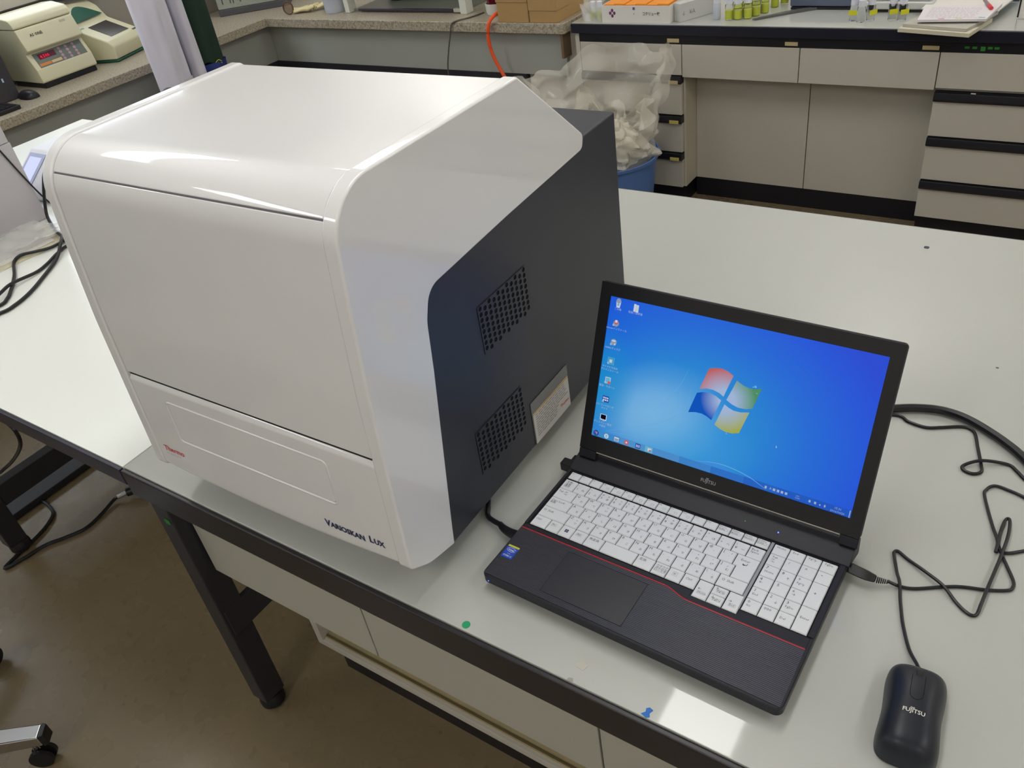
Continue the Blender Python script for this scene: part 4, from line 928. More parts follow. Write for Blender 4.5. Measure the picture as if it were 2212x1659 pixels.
for j, y in enumerate((0.148, 0.225)):
    pass
obj('orange_legend', slant(-0.0115,0.083,-0.0165,0.0925,0.026,0.078,0.0018), mat('orange_legend', rgb(206,130,62), 0.5), kp)
obj('cream_legend', slant(-0.0115,0.083,-0.0165,0.0925,0.081,0.128,0.0018), mat('cream_legend', rgb(206,180,130), 0.5), kp)
RB2 = Matrix(((0,-0.344,0.939,0),(1,0,0,0),(0,0.939,0.344,0),(0,0,0,1)))
obj('maker_lettering', MB().text('AS ONE', 0.016, (-0.0265,0.046,0.197), 0, 'LEFT', RB2, 1, 0.02), M_INK, cf, flat=True)
obj('lid_latch', slant(-0.036,0.214,-0.0385,0.222,0.196,0.222,0.0015), mat('latch', rgb(186,182,156), 0.4), cf)

tc_ = thing('thermal_cycler', 'cream thermal cycler with green trim and a sloping dark screen', 'instrument', (-2.50,1.760,TZ), 0.32)
obj('base_trim', MB().box(-0.30,0.0,0.0,0.235,0.0003,0.012), M_GREEN, tc_, 0.006)
cy_prof = fillet([(-0.32,0.0125,0.01),(-0.002,0.0125,0.006),(0.004,0.065,0.02),(-0.02,0.088,0.02),(-0.165,0.148,0.03),(-0.20,0.200,0.03),(-0.26,0.235,0.05),(-0.36,0.235,0.03),(-0.36,0.03,0.01)], True, 4)
obj('casing', MB().prism(cy_prof, 0.0, 0.235, 'y'), M_CREAM, tc_, 0.01, 3)
obj('screen', slant(-0.040,0.0965,-0.145,0.1400,0.062,0.190,0.0014), M_DARKSC, tc_)
def leaf(u, v): return (-0.170-0.050*v*math.sin(PI*u), 0.015+0.20*u, 0.1620+0.052*v*math.sin(PI*u)+0.006)
obj('green_crest', MB().grid(leaf, 14, 4), M_GREEN, tc_)
obj('button_badge', slant(-0.150,0.1420,-0.158,0.1450,0.018,0.045,0.0014), mat('pale_green', rgb(140,170,130), 0.4), tc_)
obj('dark_button', slant(-0.0225,0.0890,-0.030,0.0925,0.196,0.226,0.0016), M_DARKSC, tc_)
obj('head_casing', MB().prism(fillet([(-0.36,0.2352,0.0),(-0.27,0.2352,0.0),(-0.29,0.262,0.02),(-0.36,0.275,0.02)],True,4), 0.02, 0.215, 'y'), mat('pale_lid', rgb(220,220,224), 0.3), tc_, 0.008)

pc = thing('computer_tower', 'dark desktop computer at the left edge beside the cream centrifuge', 'computer', (-2.62,1.165,TZ), 0.0)
obj('case', MB().box(-0.14,0.10,-0.13,0.13,0.0003,0.335), mat('dark_grey_case', rgb(58,56,60), 0.4), pc, 0.006)
obj('drive_bay', MB().box(0.1005,0.103,-0.10,0.10,0.22,0.30), M_BLACK, pc, 0.001)
obj('power_light', MB().box(0.1005,0.102,0.085,0.092,0.075,0.090), mat('pale_led', rgb(170,190,215), 0.2), pc)
m2 = tag(obj('black_mouse', MB().grid(lambda u,v: (-2.475+(-0.052*math.cos(PI*v)), 1.305+0.031*math.cos(PI*u)*max(0.02,math.sin(PI*v))**0.5, TZ+0.001+0.030*math.sin(PI*u)*max(0.0,math.sin(PI*v))**0.5), 13, 13), M_BLACK, smooth=80), 'small glossy black mouse on the counter in front of the centrifuge', 'mouse')
kbd = thing('computer_keyboard', 'black keyboard at the left edge of the speckled counter', 'keyboard', (-2.415,0.985,TZ), 0.0)
obj('case', MB().box(-0.06,0.06,-0.20,0.215,0.0003,0.016), M_BLACK, kbd, 0.003)
mb = MB()
for i in range(5):
    for j in range(20): mb.box(-0.052+i*0.021, -0.034+i*0.021, -0.193+j*0.0200, -0.176+j*0.0200, 0.0162, 0.0195)
o = obj('keys', mb, mat('dark_keys', rgb(34,34,38), 0.4), kbd); o['kind'] = 'stuff'

# coat stand with lab coat and green garment
cs_ = thing('coat_stand', 'slim dark coat stand hidden behind the hanging lab coat', 'coat stand', (-2.145,1.93,0))
obj('pole', MB().cyl((0,0,0.03),0.011,1.72,12), M_STEEL, cs_)
obj('base', MB().lathe([(0,0.0),(0.13,0.0),(0.13,0.012),(0.05,0.03),(0.012,0.034),(0,0.034)],(0,0,0),28), M_STEEL, cs_)
for a in range(4): obj('hook', MB().tube([(0,0,1.66),(0.05*math.cos(a*PI/2),0.05*math.sin(a*PI/2),1.66),(0.085*math.cos(a*PI/2),0.085*math.sin(a*PI/2),1.71)],0.006,8,sub=3), M_STEEL, cs_)
lc = thing('lab_coat', 'white lab coat hanging in folds above the far left of the instrument', 'coat', (-2.095,1.79,0))
def coat_fn(y0, y1, zt, zb, bulge, folds, ph, x_=0.0, bow=0.0):
    def f(u, v):
        a = 2*PI*u; t = v
        wdt = (y1-y0)/2*(1.0-0.10*(1-t)); cy_ = (y0+y1)/2
        r = 1+0.17*math.sin(folds*a+ph+2.6*t)+0.08*math.sin(2*folds*a+5*t)+0.07*math.sin(9*t+3*a+ph)*math.sin(23*t+ph)
        return (x_+bulge*math.sin(a)*r+bow*math.sin(PI*t), cy_+wdt*math.cos(a)*(0.97+0.03*math.sin(5*t+ph)), zb+(zt-zb)*t+0.012*math.sin(3*a+ph)*(1-t))
    return f
obj('sleeve', MB().grid(coat_fn(-0.147, 0.028, 1.66, 0.630, 0.044, 4, 0.3), 48, 26, closed_u=True), M_CLOTH, lc, smooth=180)
obj('coat_body', MB().grid(coat_fn(0.048, 0.118, 1.66, 0.540, 0.030, 3, 1.4, -0.020), 48, 26, closed_u=True), M_CLOTH, lc, smooth=180)
obj('coat_back', MB().grid(coat_fn(-0.10, 0.105, 1.64, 0.55, 0.018, 5, 2.0, -0.085), 48, 20, closed_u=True), M_CLOTH, lc, smooth=180)
obj('cuff', MB().grid(coat_fn(-0.134, 0.034, 0.647, 0.50, 0.033, 4, 0.3), 40, 4, closed_u=True), mat('grey_cuff', rgb(204,206,214), 0.8), lc, smooth=180)
ga = thing('green_apron', 'dark green garment with blue hem hanging right of the lab coat', 'garment', (-2.13,1.968,0))
obj('green_cloth', MB().grid(coat_fn(-0.070, 0.066, 1.62, 0.652, 0.030, 3, 0.8), 40, 24, closed_u=True), M_GCLOTH, ga, smooth=180)
obj('blue_hem', MB().grid(coat_fn(-0.074, 0.075, 0.655, 0.50, 0.037, 3, 0.8), 40, 8, closed_u=True), M_BCLOTH, ga, smooth=180)
obj('yellow_piping', MB().tube([(0.038,-0.012,0.655),(0.041,0.004,0.662),(0.040,0.020,0.652)],0.0014,5), M_YEL, ga)
obj('yellow_piping', MB().tube([(0.038,-0.012,0.647),(0.041,0.004,0.654),(0.040,0.020,0.644)],0.0010,5), M_YEL, ga)

# diagonal grey unit in the corner
ob = thing('corner_device', 'pale grey case with dark base standing diagonally in the counter corner', 'device', (-2.640,2.472,TZ), math.radians(41))
obj('dark_base', MB().box(0,0.36,0,0.20,0.0003,0.030), mat('slate_base', rgb(84,84,88), 0.5), ob, 0.003)
obj('case', MB().box(0.002,0.358,0.004,0.198,0.0305,0.30), mat('grey_green_case', rgb(158,164,152), 0.4), ob, 0.004)
for x in (0.03,0.07,0.085,0.12): obj('marking', MB().box(x,x+0.004,0.0025,0.0039,0.055,0.078), M_INK, ob, flat=True)
gl = thing('safety_goggles', 'brown-rimmed clear safety goggles on the counter corner', 'goggles', (-2.195,2.535,TZ), 0.5)
obj('lens_rim', MB().tube([(0.024*math.cos(a),0.001,0.031+0.028*math.sin(a)) for a in [2*PI*k/18 for k in range(19)]],0.0032,6,sub=2), mat('brown_rim', rgb(96,62,44), 0.4), gl)
obj('lens', MB().cyl((0,0,0.031),0.0235,0.002,24,axis='y'), mat('tan_lens', rgb(150,130,110), 0.2, alpha=0.6), gl)
obj('strap_arm', MB().tube([(0.022,0.0,0.012),(0.05,0.02,0.006),(0.09,0.03,0.006)],0.004,6), mat('brown_rim2', rgb(110,80,60), 0.4), gl)
def glove(name, label, loc, rz, seed):
    random.seed(seed)
    t = thing(name, label, 'glove', loc, rz, 'cream gloves on the corner counter')
    obj('palm', MB().grid(lambda u,v: (0.045*math.cos(PI*v)*-1, 0.030*math.cos(2*PI*u)*max(.05,math.sin(PI*v))**.5, 0.014+0.013*math.sin(2*PI*u)*max(.05,math.sin(PI*v))**.5+0.004*math.sin(9*v+5*u)), 18, 12, closed_u=True), mat('cream_latex', rgb(218,206,160), 0.5), t, smooth=90)
    for k in range(5):
        a = -0.5+0.25*k
        obj('finger', MB().tube([(0.034,-0.02+0.010*k,0.014),(0.055+0.005*k,-0.03+0.014*k,0.020+0.01*random.random()),(0.075+0.004*k,-0.036+0.017*k,0.012+0.018*random.random())],0.0075,8,sub=3,rfun=lambda t_: 1-0.25*t_), MATS['cream_latex'], t, smooth=90)
    return t
glove('glove', 'crumpled cream rubber glove right next to the brown goggles', (-2.150,2.580,TZ), 0.5, 1)
glove('glove', 'crumpled cream rubber glove next to the frosted beaker', (-2.075,2.640,TZ+0.003), 0.9, 2)
bk = thing('frosted_beaker', 'frosted white plastic beaker on the back counter', 'beaker', (-1.945,2.605,TZ))
obj('body', MB().lathe([(0,0.0008),(0.050,0.0008),(0.054,0.01),(0.056,0.16),(0.059,0.165),(0.057,0.165),(0.052,0.012),(0,0.006)],(0,0,0),28), M_MILKY, bk, smooth=50)
fh = thing('white_framed_box', 'open white-framed draft box with green inner back on the counter', 'box', (0,0,TZ))
for x in (-1.848, -1.172):
    obj('upright', MB().prism([(x-0.012,0.0003),(x+0.016,0.0003),(x+0.010,0.30),(x-0.022,0.30)] if x < -1.5 else [(x-0.014,0.0003),(x+0.022,0.0003),(x+0.018,0.30),(x-0.018,0.30)], 2.575, 2.625, 'y'), mat('white_frame', rgb(214,216,206), 0.4), fh, 0.003)
    obj('upright', MB().box(x-0.01,x+0.012,2.93,2.96,0.0003,0.30), MATS['white_frame'], fh, 0.003)
obj('front_rail', MB().box(-1.79,-1.235,2.590,2.605,0.006,0.016), mat('violet_dark_rail', rgb(52,44,58), 0.35), fh, 0.002)
obj('base_plate', MB().box(-1.83,-1.195,2.606,2.95,0.0003,0.010), mat('steel_tray', rgb(120,122,112), 0.4), fh)
obj('rail_cap', MB().box(-1.232,-1.192,2.588,2.606,0.004,0.020), M_PALE, fh, 0.002)
obj('green_back', MB().box(-1.83,-1.195,2.90,2.915,0.0105,0.28), mat('olive_back', rgb(84,90,58), 0.6), fh)
obj('dark_flask', MB().lathe([(0,0.011),(0.05,0.011),(0.07,0.03),(0.05,0.10),(0.02,0.14),(0.0,0.14)],(-1.70,2.80,0),20), mat('grey_teal', rgb(60,80,78), 0.4), fh)
obj('top_plate', MB().box(-1.86,-1.16,2.575,2.96,0.3005,0.315), MATS['white_frame'], fh)
cu = thing('white_cup', 'white cup holding something dark red, left of the cardboard boxes', 'cup', (-1.010,2.600,TZ))
obj('cup_body', MB().lathe([(0,0.0008),(0.040,0.0008),(0.045,0.01),(0.047,0.045),(0.044,0.045),(0.041,0.012),(0,0.008)],(0,0,0),28), mat('white_enamel', rgb(216,216,210), 0.3), cu, smooth=50)
obj('dark_red_jar', MB().lathe([(0,0.010),(0.034,0.012),(0.038,0.035),(0.036,0.10),(0.02,0.12),(0,0.12)],(0,0,0),24), mat('dark_red_glass', rgb(96,16,34), 0.12), cu)
for i, (x0, x1, y0_, lab) in enumerate(((-0.918,-0.772,2.472,'left one of two cardboard boxes on the counter, behind the orange hose'), (-0.768,-0.640,2.472,'right one of two cardboard boxes on the counter, by its end'))):
    b = thing('cardboard_box', lab, 'box', (x0,y0_,TZ), 0.0)
    w_ = x1-x0
    obj('box_body', MB().box(0,w_,0,0.21,0.0003,0.20), M_CARD, b, 0.0015)
    obj('lid_flap', MB().box(-0.002 if i == 0 else -0.0005,w_+0.0005 if i == 0 else w_+0.002,-0.003,0.09,0.045 if i else 0.075,0.203), M_CARD, b, 0.001)
tag(obj('orange_hose', MB().tube([(-0.975,2.66,TZ+.008),(-0.945,2.56,TZ+.010),(-0.932,2.50,TZ+.030),(-0.948,2.452,TZ+.008),(-0.960,2.444,TZ-.05),(-0.950,2.444,TZ-.12),(-0.915,2.446,TZ-.195),(-0.87,2.448,TZ-.28),(-0.85,2.452,0.25),(-0.86,2.46,0.05),(-0.90,2.47,0.008)],0.0075,10), M_ORANGE), 'bright orange hose hanging down over the counter edge', 'hose')
tag(obj('grey_wire', MB().tube([(-1.08,2.60,TZ+.003),(-1.095,2.52,TZ+.004),(-1.125,2.470,TZ+.004),(-1.150,2.459,TZ-.008),(-1.165,2.457,TZ-.05),(-1.190,2.457,TZ-.12),(-1.21,2.457,TZ-.20),(-1.215,2.457,TZ-.35),(-1.22,2.46,0.01)],0.0032,8), mat('grey_wire', rgb(92,90,84), 0.5)), 'thin grey wire hanging over the back counter edge', 'wire')

# ------------------------------------------------------------------ on the rear bench
def vial(x, y, s_, label, group=None, liquid=True, tape=False, tall=1.0, rz=0.0):
    t = thing('vial', label, 'vial', (x,y,TZ), rz, group)
    r = 0.0125*s_; h = 0.050*s_*tall
    obj('glass_body', MB().lathe([(0,0.0005),(r*0.9,0.0005),(r,0.003),(r,h*0.86),(r*0.7,h*0.95),(r*0.7,h)],(0,0,0),14), M_VIAL if liquid != 'milky' else M_MILKY, t, smooth=50)
    if liquid is True: obj('liquid', MB().cyl((0,0,0.0025),r*0.88,h*0.50,14), M_LIQ, t)
    obj('cap', MB().lathe([(r*0.82,h*0.93),(r*0.86,h*0.93),(r*0.86,h*1.28),(r*0.7,h*1.31),(0,h*1.31)],(0,0,0),14), M_CAPW, t, smooth=50)
    if tape: obj('yellow_tape_flag', MB().box(-r*1.02,r*1.02,-r*1.06,-r*1.01,h*0.38,h*0.66), M_YEL, t)
    return t
G1 = 'yellow-green vials crowded on the rear bench'
random.seed(11)
spots = [(0.015,2.556),(0.046,2.560),(0.077,2.571),(0.030,2.590),(0.062,2.598),(0.094,2.606),(0.046,2.628),(0.080,2.636),(0.112,2.645),(0.066,2.664),(0.100,2.676),(0.088,2.71),(0.122,2.72),(0.110,2.755),(0.142,2.765)]
rows_ = [('front row',3),('second row',3),('third row',3),('fourth row',2),('fifth row',2),('rearmost row',2)]
idx = 0
for rn, cnt in rows_:
    for c_ in range(cnt):
        x, y = spots[idx]; idx += 1
        vial(x, y, 1.12, 'yellow-green vial with white cap, ' + rn + ', ' + (['left','middle','right'] if cnt == 3 else ['left','right'])[c_] + ' one, rear bench', G1)
vial(-0.030, 2.556, 1.10, 'milky empty vial at the left front of the yellow-green vials', None, 'milky', False, 1.05)
vial(0.436, 2.560, 1.05, 'empty clear vial with yellow flag, leftmost in the middle trio on the bench', None, False, True)
vial(0.463, 2.545, 1.05, 'empty clear vial without flag, in the middle trio on the bench', None, False, False)
vial(0.488, 2.566, 1.05, 'empty clear vial, rightmost of the middle trio, yellow flag turned right', None, False, True, 1, 0.8)
vial(0.552, 2.575, 1.08, 'empty clear vial next to the papers, the left one of the pair', None, False, True, 1, 0.5)
vial(0.582, 2.572, 1.08, 'empty clear vial next to the papers, the right one of the pair, wide yellow flag', None, False, True, 1, 0.7)
vial(-0.514, 2.530, 1.0, 'vial in the clear bag left of the white box, the left one', None, True)
vial(-0.487, 2.534, 1.0, 'vial in the clear bag left of the white box, the right one', None, True)
tag(obj('plastic_bag', MB().grid(lambda u,v: (-0.5005+(0.055+0.010*v)*math.cos(2*PI*u)*(1+0.08*math.sin(7*u*6.28+9*v)), 2.532+(0.036)*math.sin(2*PI*u)*(1+0.1*math.sin(5*u*6.28+4*v)), TZ+0.0006+0.055*v), 40, 8, closed_u=True), M_CLEARP, smooth=90), 'small clear plastic bag with vials at the left end of the rear bench', 'bag')
bx = thing('white_carton', 'open white carton with purple flower mark and orange packs on the bench', 'carton', (-0.4550,2.4905,TZ), 0.0)
CWd, CD, CH = 0.274, 0.16, 0.060
obj('front_side', MB().box(0,CWd,0,0.002,0.0003,CH), M_PAPER, bx)
obj('back_side', MB().box(0,CWd,CD-0.002,CD,0.0003,CH), M_PAPER, bx)
obj('left_side', MB().box(0,0.002,0.002,CD-0.002,0.0003,CH), M_PAPER, bx); obj('right_side', MB().box(CWd-0.002,CWd,0.002,CD-0.002,0.0003,CH), M_PAPER, bx)
obj('bottom', MB().box(0.002,CWd-0.002,0.002,CD-0.002,0.0003,0.002), M_PAPER, bx)
RXX = Matrix.Rotation(PI/2, 4, 'X')
mb = MB()
for k in range(4):
    a = PI/2*k; mb.add([(0.044+0.0085*math.cos(a)+0.0052*math.cos(t), -0.0006, 0.034+0.0095*math.sin(a)+0.0062*math.sin(t)) for t in [2*PI*i/12 for i in range(12)]], [tuple(range(12))])
obj('purple_flower_mark', mb, mat('purple_print', rgb(112,58,104), 0.6), bx, flat=True)
obj('carton_lettering', MB().text('コクリュー錠', 0.0135, (0.166,-0.0006,0.028), 0, 'LEFT', RXX, 1, 0.02, 0.86), M_INK, bx, flat=True)
obj('small_blue_mark', MB().box(0.128,0.137,-0.0007,-0.0002,0.046,0.055).box(0.1315,0.1335,-0.0007,-0.0002,0.030,0.035), mat('blue_violet_print', rgb(90,92,130), 0.6), bx, flat=True)
for k in range(6): tag(obj('orange_pack', MB().box(-0.447+k*0.0435,-0.4055+k*0.0435,2.496,2.644,TZ+0.0025,TZ+0.063+0.003*(k % 2)), M_ORB, None, 0.001), ['leftmost','second from left','third from left','third from right','second from right','rightmost'][k] + ' orange pack standing in the open white carton', 'pack', 'orange packs in the white carton')
b2 = thing('white_folded_box', 'white printed box at an angle right of the open white carton', 'box', (-0.163,2.515,TZ), 1.05)
obj('box_body', MB().box(0,0.17,-0.018,0.018,0.0003,0.062), mat('grey_white_card', rgb(198,198,196), 0.6), b2, 0.001)
obj('box_lettering', MB().text('6   ¥A', 0.022, (0.010,-0.0186,0.020), 0, 'LEFT', RXX, 1), M_GREY_T, b2, flat=True)
tag(obj('tweezers', MB().add([(0.103,2.547,TZ+.001),(0.112,2.543,TZ+.001),(0.200,2.622,TZ+.001),(0.300,2.70,TZ+.001),(0.290,2.715,TZ+.001),(0.190,2.640,TZ+.001),
      (0.103,2.547,TZ+.006),(0.112,2.543,TZ+.006),(0.200,2.622,TZ+.008),(0.300,2.70,TZ+.008),(0.290,2.715,TZ+.008),(0.190,2.640,TZ+.008)],
      [(5,4,3,2,1,0),(6,7,8,9,10,11)]+[(i,(i+1)%6,6+(i+1)%6,6+i) for i in range(6)]), mat('dull_steel', rgb(104,106,106), 0.35, metal=0.5)), 'dark steel spatula lying on the bench right of the vials', 'tool')
ba = thing('balance', 'blue-grey weighing balance with a round steel pan behind the vials', 'balance', (0.30,2.80,TZ))
obj('base', MB().box(-0.11,0.125,-0.115,0.12,0.0003,0.008), M_BLACK, ba, 0.002)
obj('body', MB().box(-0.115,0.13,-0.112,0.12,0.0085,0.045), mat('blue_grey_case', rgb(92,100,122), 0.45), ba, 0.006)
obj('pan', MB().lathe([(0,0.046),(0.082,0.046),(0.086,0.052),(0.080,0.055),(0,0.054)],(0.0,0.0,0),36), mat('steel_pan', rgb(176,170,160), 0.3, metal=0.6), ba, smooth=50)
wp = thing('white_printer', 'low white device with dark underside behind the two trios of vials', 'device', (0.44,2.655,TZ), 0.0)
obj('underside', MB().box(0.01,0.205,0.008,0.18,0.0003,0.0085), M_BLACK, wp)
obj('casing', MB().box(0,0.215,0,0.19,0.009,0.034), mat('white_abs', rgb(208,208,206), 0.35), wp, 0.006, 3)
obj('upper_tray', MB().box(0.008,0.207,0.006,0.184,0.0345,0.050), mat('white_abs2', rgb(190,190,190), 0.35), wp, 0.004, 3)
def sheet(name, label, pts, z0_, z1_, m, cat='paper', group=None):
    return tag(obj(name, MB().prism(pts, z0_, z1_), m, None, 0.0006), label, cat, group)
sheet('paper_stack', 'thick yellowish paper stack hanging over the bench edge', [(0.600,2.440),(0.806,2.398),(0.842,2.560),(0.640,2.600)], TZ+0.0004, TZ+0.012, mat('paper_old', rgb(206,200,178), 0.7), 'papers')
sheet('notebook', 'grey-edged notebook in the middle of the paper stack', [(0.610,2.455),(0.795,2.412),(0.850,2.600),(0.665,2.640)], TZ+0.0125, TZ+0.021, mat('paper_grey', rgb(186,182,170), 0.7), 'notebook')
sheet('lower_sheets', 'pile of loose sheets under the annotated page', [(0.630,2.610),(0.850,2.590),(0.880,2.780),(0.640,2.790)], TZ+0.0215, TZ+0.026, M_PAPER, 'papers')
pg = sheet('annotated_page', 'white annotated booklet with coloured index flags on top of the paper stack', [(0.650,2.452),(0.835,2.470),(0.852,2.640),(0.640,2.600)], TZ+0.0265, TZ+0.034, mat('paper_bright', rgb(224,218,222), 0.7), 'booklet')
random.seed(5); mb = MB()
for r_ in range(9):
    x = 0.665
    while x < 0.80:
        l = random.uniform(0.004,0.014); mb.box(x,x+l,2.480+r_*0.013,2.4835+r_*0.013,TZ+0.0341,TZ+0.0343); x += l+0.004
o = obj('handwriting', mb, mat('pencil', rgb(198,193,200), 0.7), pg, flat=True)
for x, y, m_ in ((0.705,2.462,mat('pink_flag', rgb(232,140,170),.6)),(0.752,2.467,mat('lime_flag', rgb(196,210,140),.6)),(0.812,2.480,mat('cyan_flag', rgb(110,176,196),.6))):
    obj('index_flag', MB().box(x,x+0.018,y,y+0.007,TZ+0.0343,TZ+0.0346), m_, pg)
pen = thing('marker_pen', 'grey marker pen with a red cap end lying on the papers', 'pen', (0.825,2.585,TZ+0.0395), math.radians(110))
obj('barrel', MB().tube([(0.075,0,0),(0.01,0,0)],0.0048,10), mat('mauve_grey', rgb(140,116,120),.4), pen)
obj('red_tip', MB().tube([(0.0095,0,0),(-0.024,0,0)],0.0054,10), M_RED, pen)
bl = tag(obj('blue_folder', MB().box(0.78,0.95,2.80,3.0,TZ+0.0004,TZ+0.03), mat('teal_folder', rgb(64,96,116), 0.6), None, 0.002), 'teal blue folder behind the paper stack', 'folder')
sb = thing('small_white_box', 'small white box with dark slot at the top right of the bench', 'box', (0.900,2.598,TZ), 0.0)
obj('box_body', MB().box(0,0.10,0,0.07,0.0003,0.075), M_PAPER, sb, 0.001)
obj('dark_slot', MB().box(0.0015,0.006,-0.001,-0.0002,0.005,0.060), M_BLACK, sb)

# ------------------------------------------------------------------ waste bin with bag
wb = thing('waste_bin', 'blue plastic waste bin in front of the rear bench drawers', 'bin', (-0.325,2.235,0))
obj('bin_body', MB().lathe([(0,0.0005),(0.145,0.0005),(0.15,0.01),(0.180,0.285),(0.190,0.290),(0.192,0.302),(0.186,0.302),(0.176,0.285),(0.146,0.014),(0,0.010)],(0,0,0),40), M_BLUEBIN, wb, smooth=40)
def bag_fn(u, v):
    a = 2*PI*u; r0 = 0.172+0.0*v
    flare = 0.172+0.055*v**1.2+0.06*v*v*(math.cos(a-PI)*0.5+0.5)
    crump = 0.012*math.sin(9*a+6*v)+0.010*math.sin(5*a-11*v+1)+0.010*math.sin(17*a+3*v)*v+0.009*math.sin(23*v+3*a)
    r = flare + crump*(0.3+0.9*v)
    zt = 0.62+0.045*math.cos(a-0.2)+0.02*math.sin(4*a)+0.012*math.sin(9*a+1)
    ex = 1.0+0.10*v
    return (r*math.cos(a)*ex, r*math.sin(a)*0.9, 0.300+(zt-0.300)*v+0.012*math.sin(7*a+15*v)*math.sin(PI*v))
bg = thing('bin_liner', 'crumpled translucent plastic bag standing open in the blue bin', 'bag', (-0.325,2.235,0))
obj('film', MB().grid(bag_fn, 110, 46, closed_u=True), M_BAG, bg, smooth=28)
def fold_fn(u, v):
    a = 2*PI*u; r = 0.166-0.02*v+0.020*math.sin(7*a+9*v)+0.014*math.sin(13*a-8*v)+0.012*math.sin(19*v+4*a)
    return (r*math.cos(a), r*0.93*math.sin(a), 0.302+(0.16+0.04*math.sin(3*a)+0.02*math.sin(8*a))*v)
obj('inner_fold', MB().grid(fold_fn, 90, 24, closed_u=True), mat('inner_film', rgb(230,226,212), 0.2, alpha=0.5, spec=1.0), bg, smooth=25)
obj('film_lower', MB().lathe([(0.168,0.300),(0.160,0.2),(0.14,0.03),(0,0.02)],(0,0,0),40), M_BAG, bg)
random.seed(21)
names_ = ['nearest the drawers', 'nearest the table', 'at the right rim', 'at the left rim', 'in the middle of the bin']
for k in range(5):
    px_, py_ = [(0.0,0.095),(0.0,-0.095),(0.095,0.0),(-0.095,0.0),(0,0)][k]; s_ = 0.050 if k < 4 else 0.044; ph = random.uniform(0, 6)
    def cr(u, v, s_=s_, ph=ph):
        th = 2*PI*u; f = PI*v; n_ = 1+0.20*math.sin(5*th+ph)*math.sin(3*f)+0.15*math.sin(8*f+ph+3*th)
        return (px_+s_*n_*math.sin(f)*math.cos(th), py_+s_*n_*math.sin(f)*math.sin(th), 0.340+s_*1.0*n_*math.cos(f))
    tag(obj('crumpled_film', MB().grid(cr, 18, 14, closed_u=True), M_WASTE, None, smooth=20, loc=(-0.325,2.235,0)), 'crumpled whitish film waste inside the bin bag, ' + names_[k], 'waste', 'crumpled film in the bin bag')

# ------------------------------------------------------------------ things on the left desk
gb = thing('grey_cabinet_unit', 'tall pale grey boxy instrument at the left edge of the white desk', 'instrument', (-1.60,0.13,TZ), 0.0)
obj('lower_case', MB().box(0,0.453,0,0.445,0.0003,0.213), M_GREYBOX, gb, 0.003)
obj('upper_case', MB().box(0,0.451,0.002,0.443,0.2138,0.46), M_GREYBOX, gb, 0.003)
si = thing('touchscreen_instrument', 'small white instrument with a lit tilted touchscreen behind the grey unit', 'instrument', (-1.40,0.79,TZ), -PI/2)
tp = fillet([(-0.10,0.0003,0.005),(0.15,0.0003,0.005),(0.17,0.030,0.015),(0.06,0.112,0.015),(-0.10,0.116,0.02)], True, 4)
obj('casing', MB().prism(tp, 0.0, 0.17, 'y'), mat('white_casing', rgb(206,206,212), 0.3), si, 0.012, 3)
obj('screen_bezel', slant(0.160,0.0375,0.070,0.1045,0.012,0.095,0.0016), mat('lilac_bezel', rgb(150,154,196), 0.3), si)
obj('lit_screen', slant(0.150,0.0450,0.080,0.0970,0.022,0.082,0.0022), M_LIT, si)
sk = thing('small_fitting', 'small grey connector block on the desk beside the cables', 'connector', (-1.09,0.575,TZ), 0.5)
obj('block', MB().box(0,0.04,0,0.03,0.0003,0.026), M_GREYBOX, sk, 0.003)
obj('knob', MB().cyl((0.02,-0.012,0.013),0.007,0.0115,14,axis='y'), M_STEEL, sk)
def tri_sheet(name, label, pts, z0_, z1_, m): return tag(obj(name, MB().prism(pts, TZ+z0_, TZ+z1_), m, None), label, 'sheet')
tri_sheet('paper_document', 'bottom yellowed document on the white desk under the plastic sleeves', [(-1.24,0.20),(-0.958,0.31),(-0.938,0.50),(-1.09,0.535),(-1.26,0.45)], 0.0004, 0.003, mat('paper_cream', rgb(214,208,180), 0.6))
tri_sheet('printed_document', 'white printed document on top of the yellowed one', [(-1.26,0.22),(-0.975,0.34),(-0.968,0.485),(-1.11,0.515),(-1.27,0.44)], 0.0034, 0.006, M_PAPER)
random.seed(9)
def crinkle(x0,x1,y0_,y1,z,amp,seed):
    random.seed(seed); ph = [random.uniform(0,6) for _ in range(4)]
    return lambda u,v: (x0+(x1-x0)*u+0.02*(v-0.5), y0_+(y1-y0_)*v+0.03*(u-0.5), TZ+z+amp*(1+math.sin(9*u+ph[0]+4*v)+0.7*math.sin(17*v+ph[1]+6*u)*math.sin(11*u)))
for k, (a, b, c_, d, lab) in enumerate(((-1.19,-0.985,0.33,0.52,'crinkled clear plastic sleeve on the documents near the grey unit'),(-1.12,-0.962,0.37,0.53,'second crinkled clear plastic sleeve, nearest the black cables'))):
    tag(obj('plastic_sleeve', MB().grid(crinkle(a,b,c_,d,0.0075+0.013*k,0.0030,k+4), 22, 20), M_CLEARP, None, smooth=20), lab, 'sleeve')
cable('desk_cable', 'black cable coming from the instrument, kinked twice, uppermost on the white desk',
      [(0.20,0.67,TZ+.005),(-0.20,0.62,TZ+.005),(-0.62,0.53,TZ+.005),(-0.80,0.52,TZ+.005),(-0.925,0.497,TZ+.006),(-0.933,0.480,TZ+.006),(-0.936,0.451,TZ+.006),(-0.946,0.420,TZ+.010),(-0.968,0.392,TZ+.010),(-0.955,0.365,TZ+.006),(-0.885,0.325,TZ+.0045),(-0.814,0.275,TZ+.0045),(-0.786,0.250,TZ+.0045),(-0.774,0.226,TZ+.0045),(-0.79,0.16,TZ+.0045),(-0.86,0.08,TZ+.0045)], 0.0040)
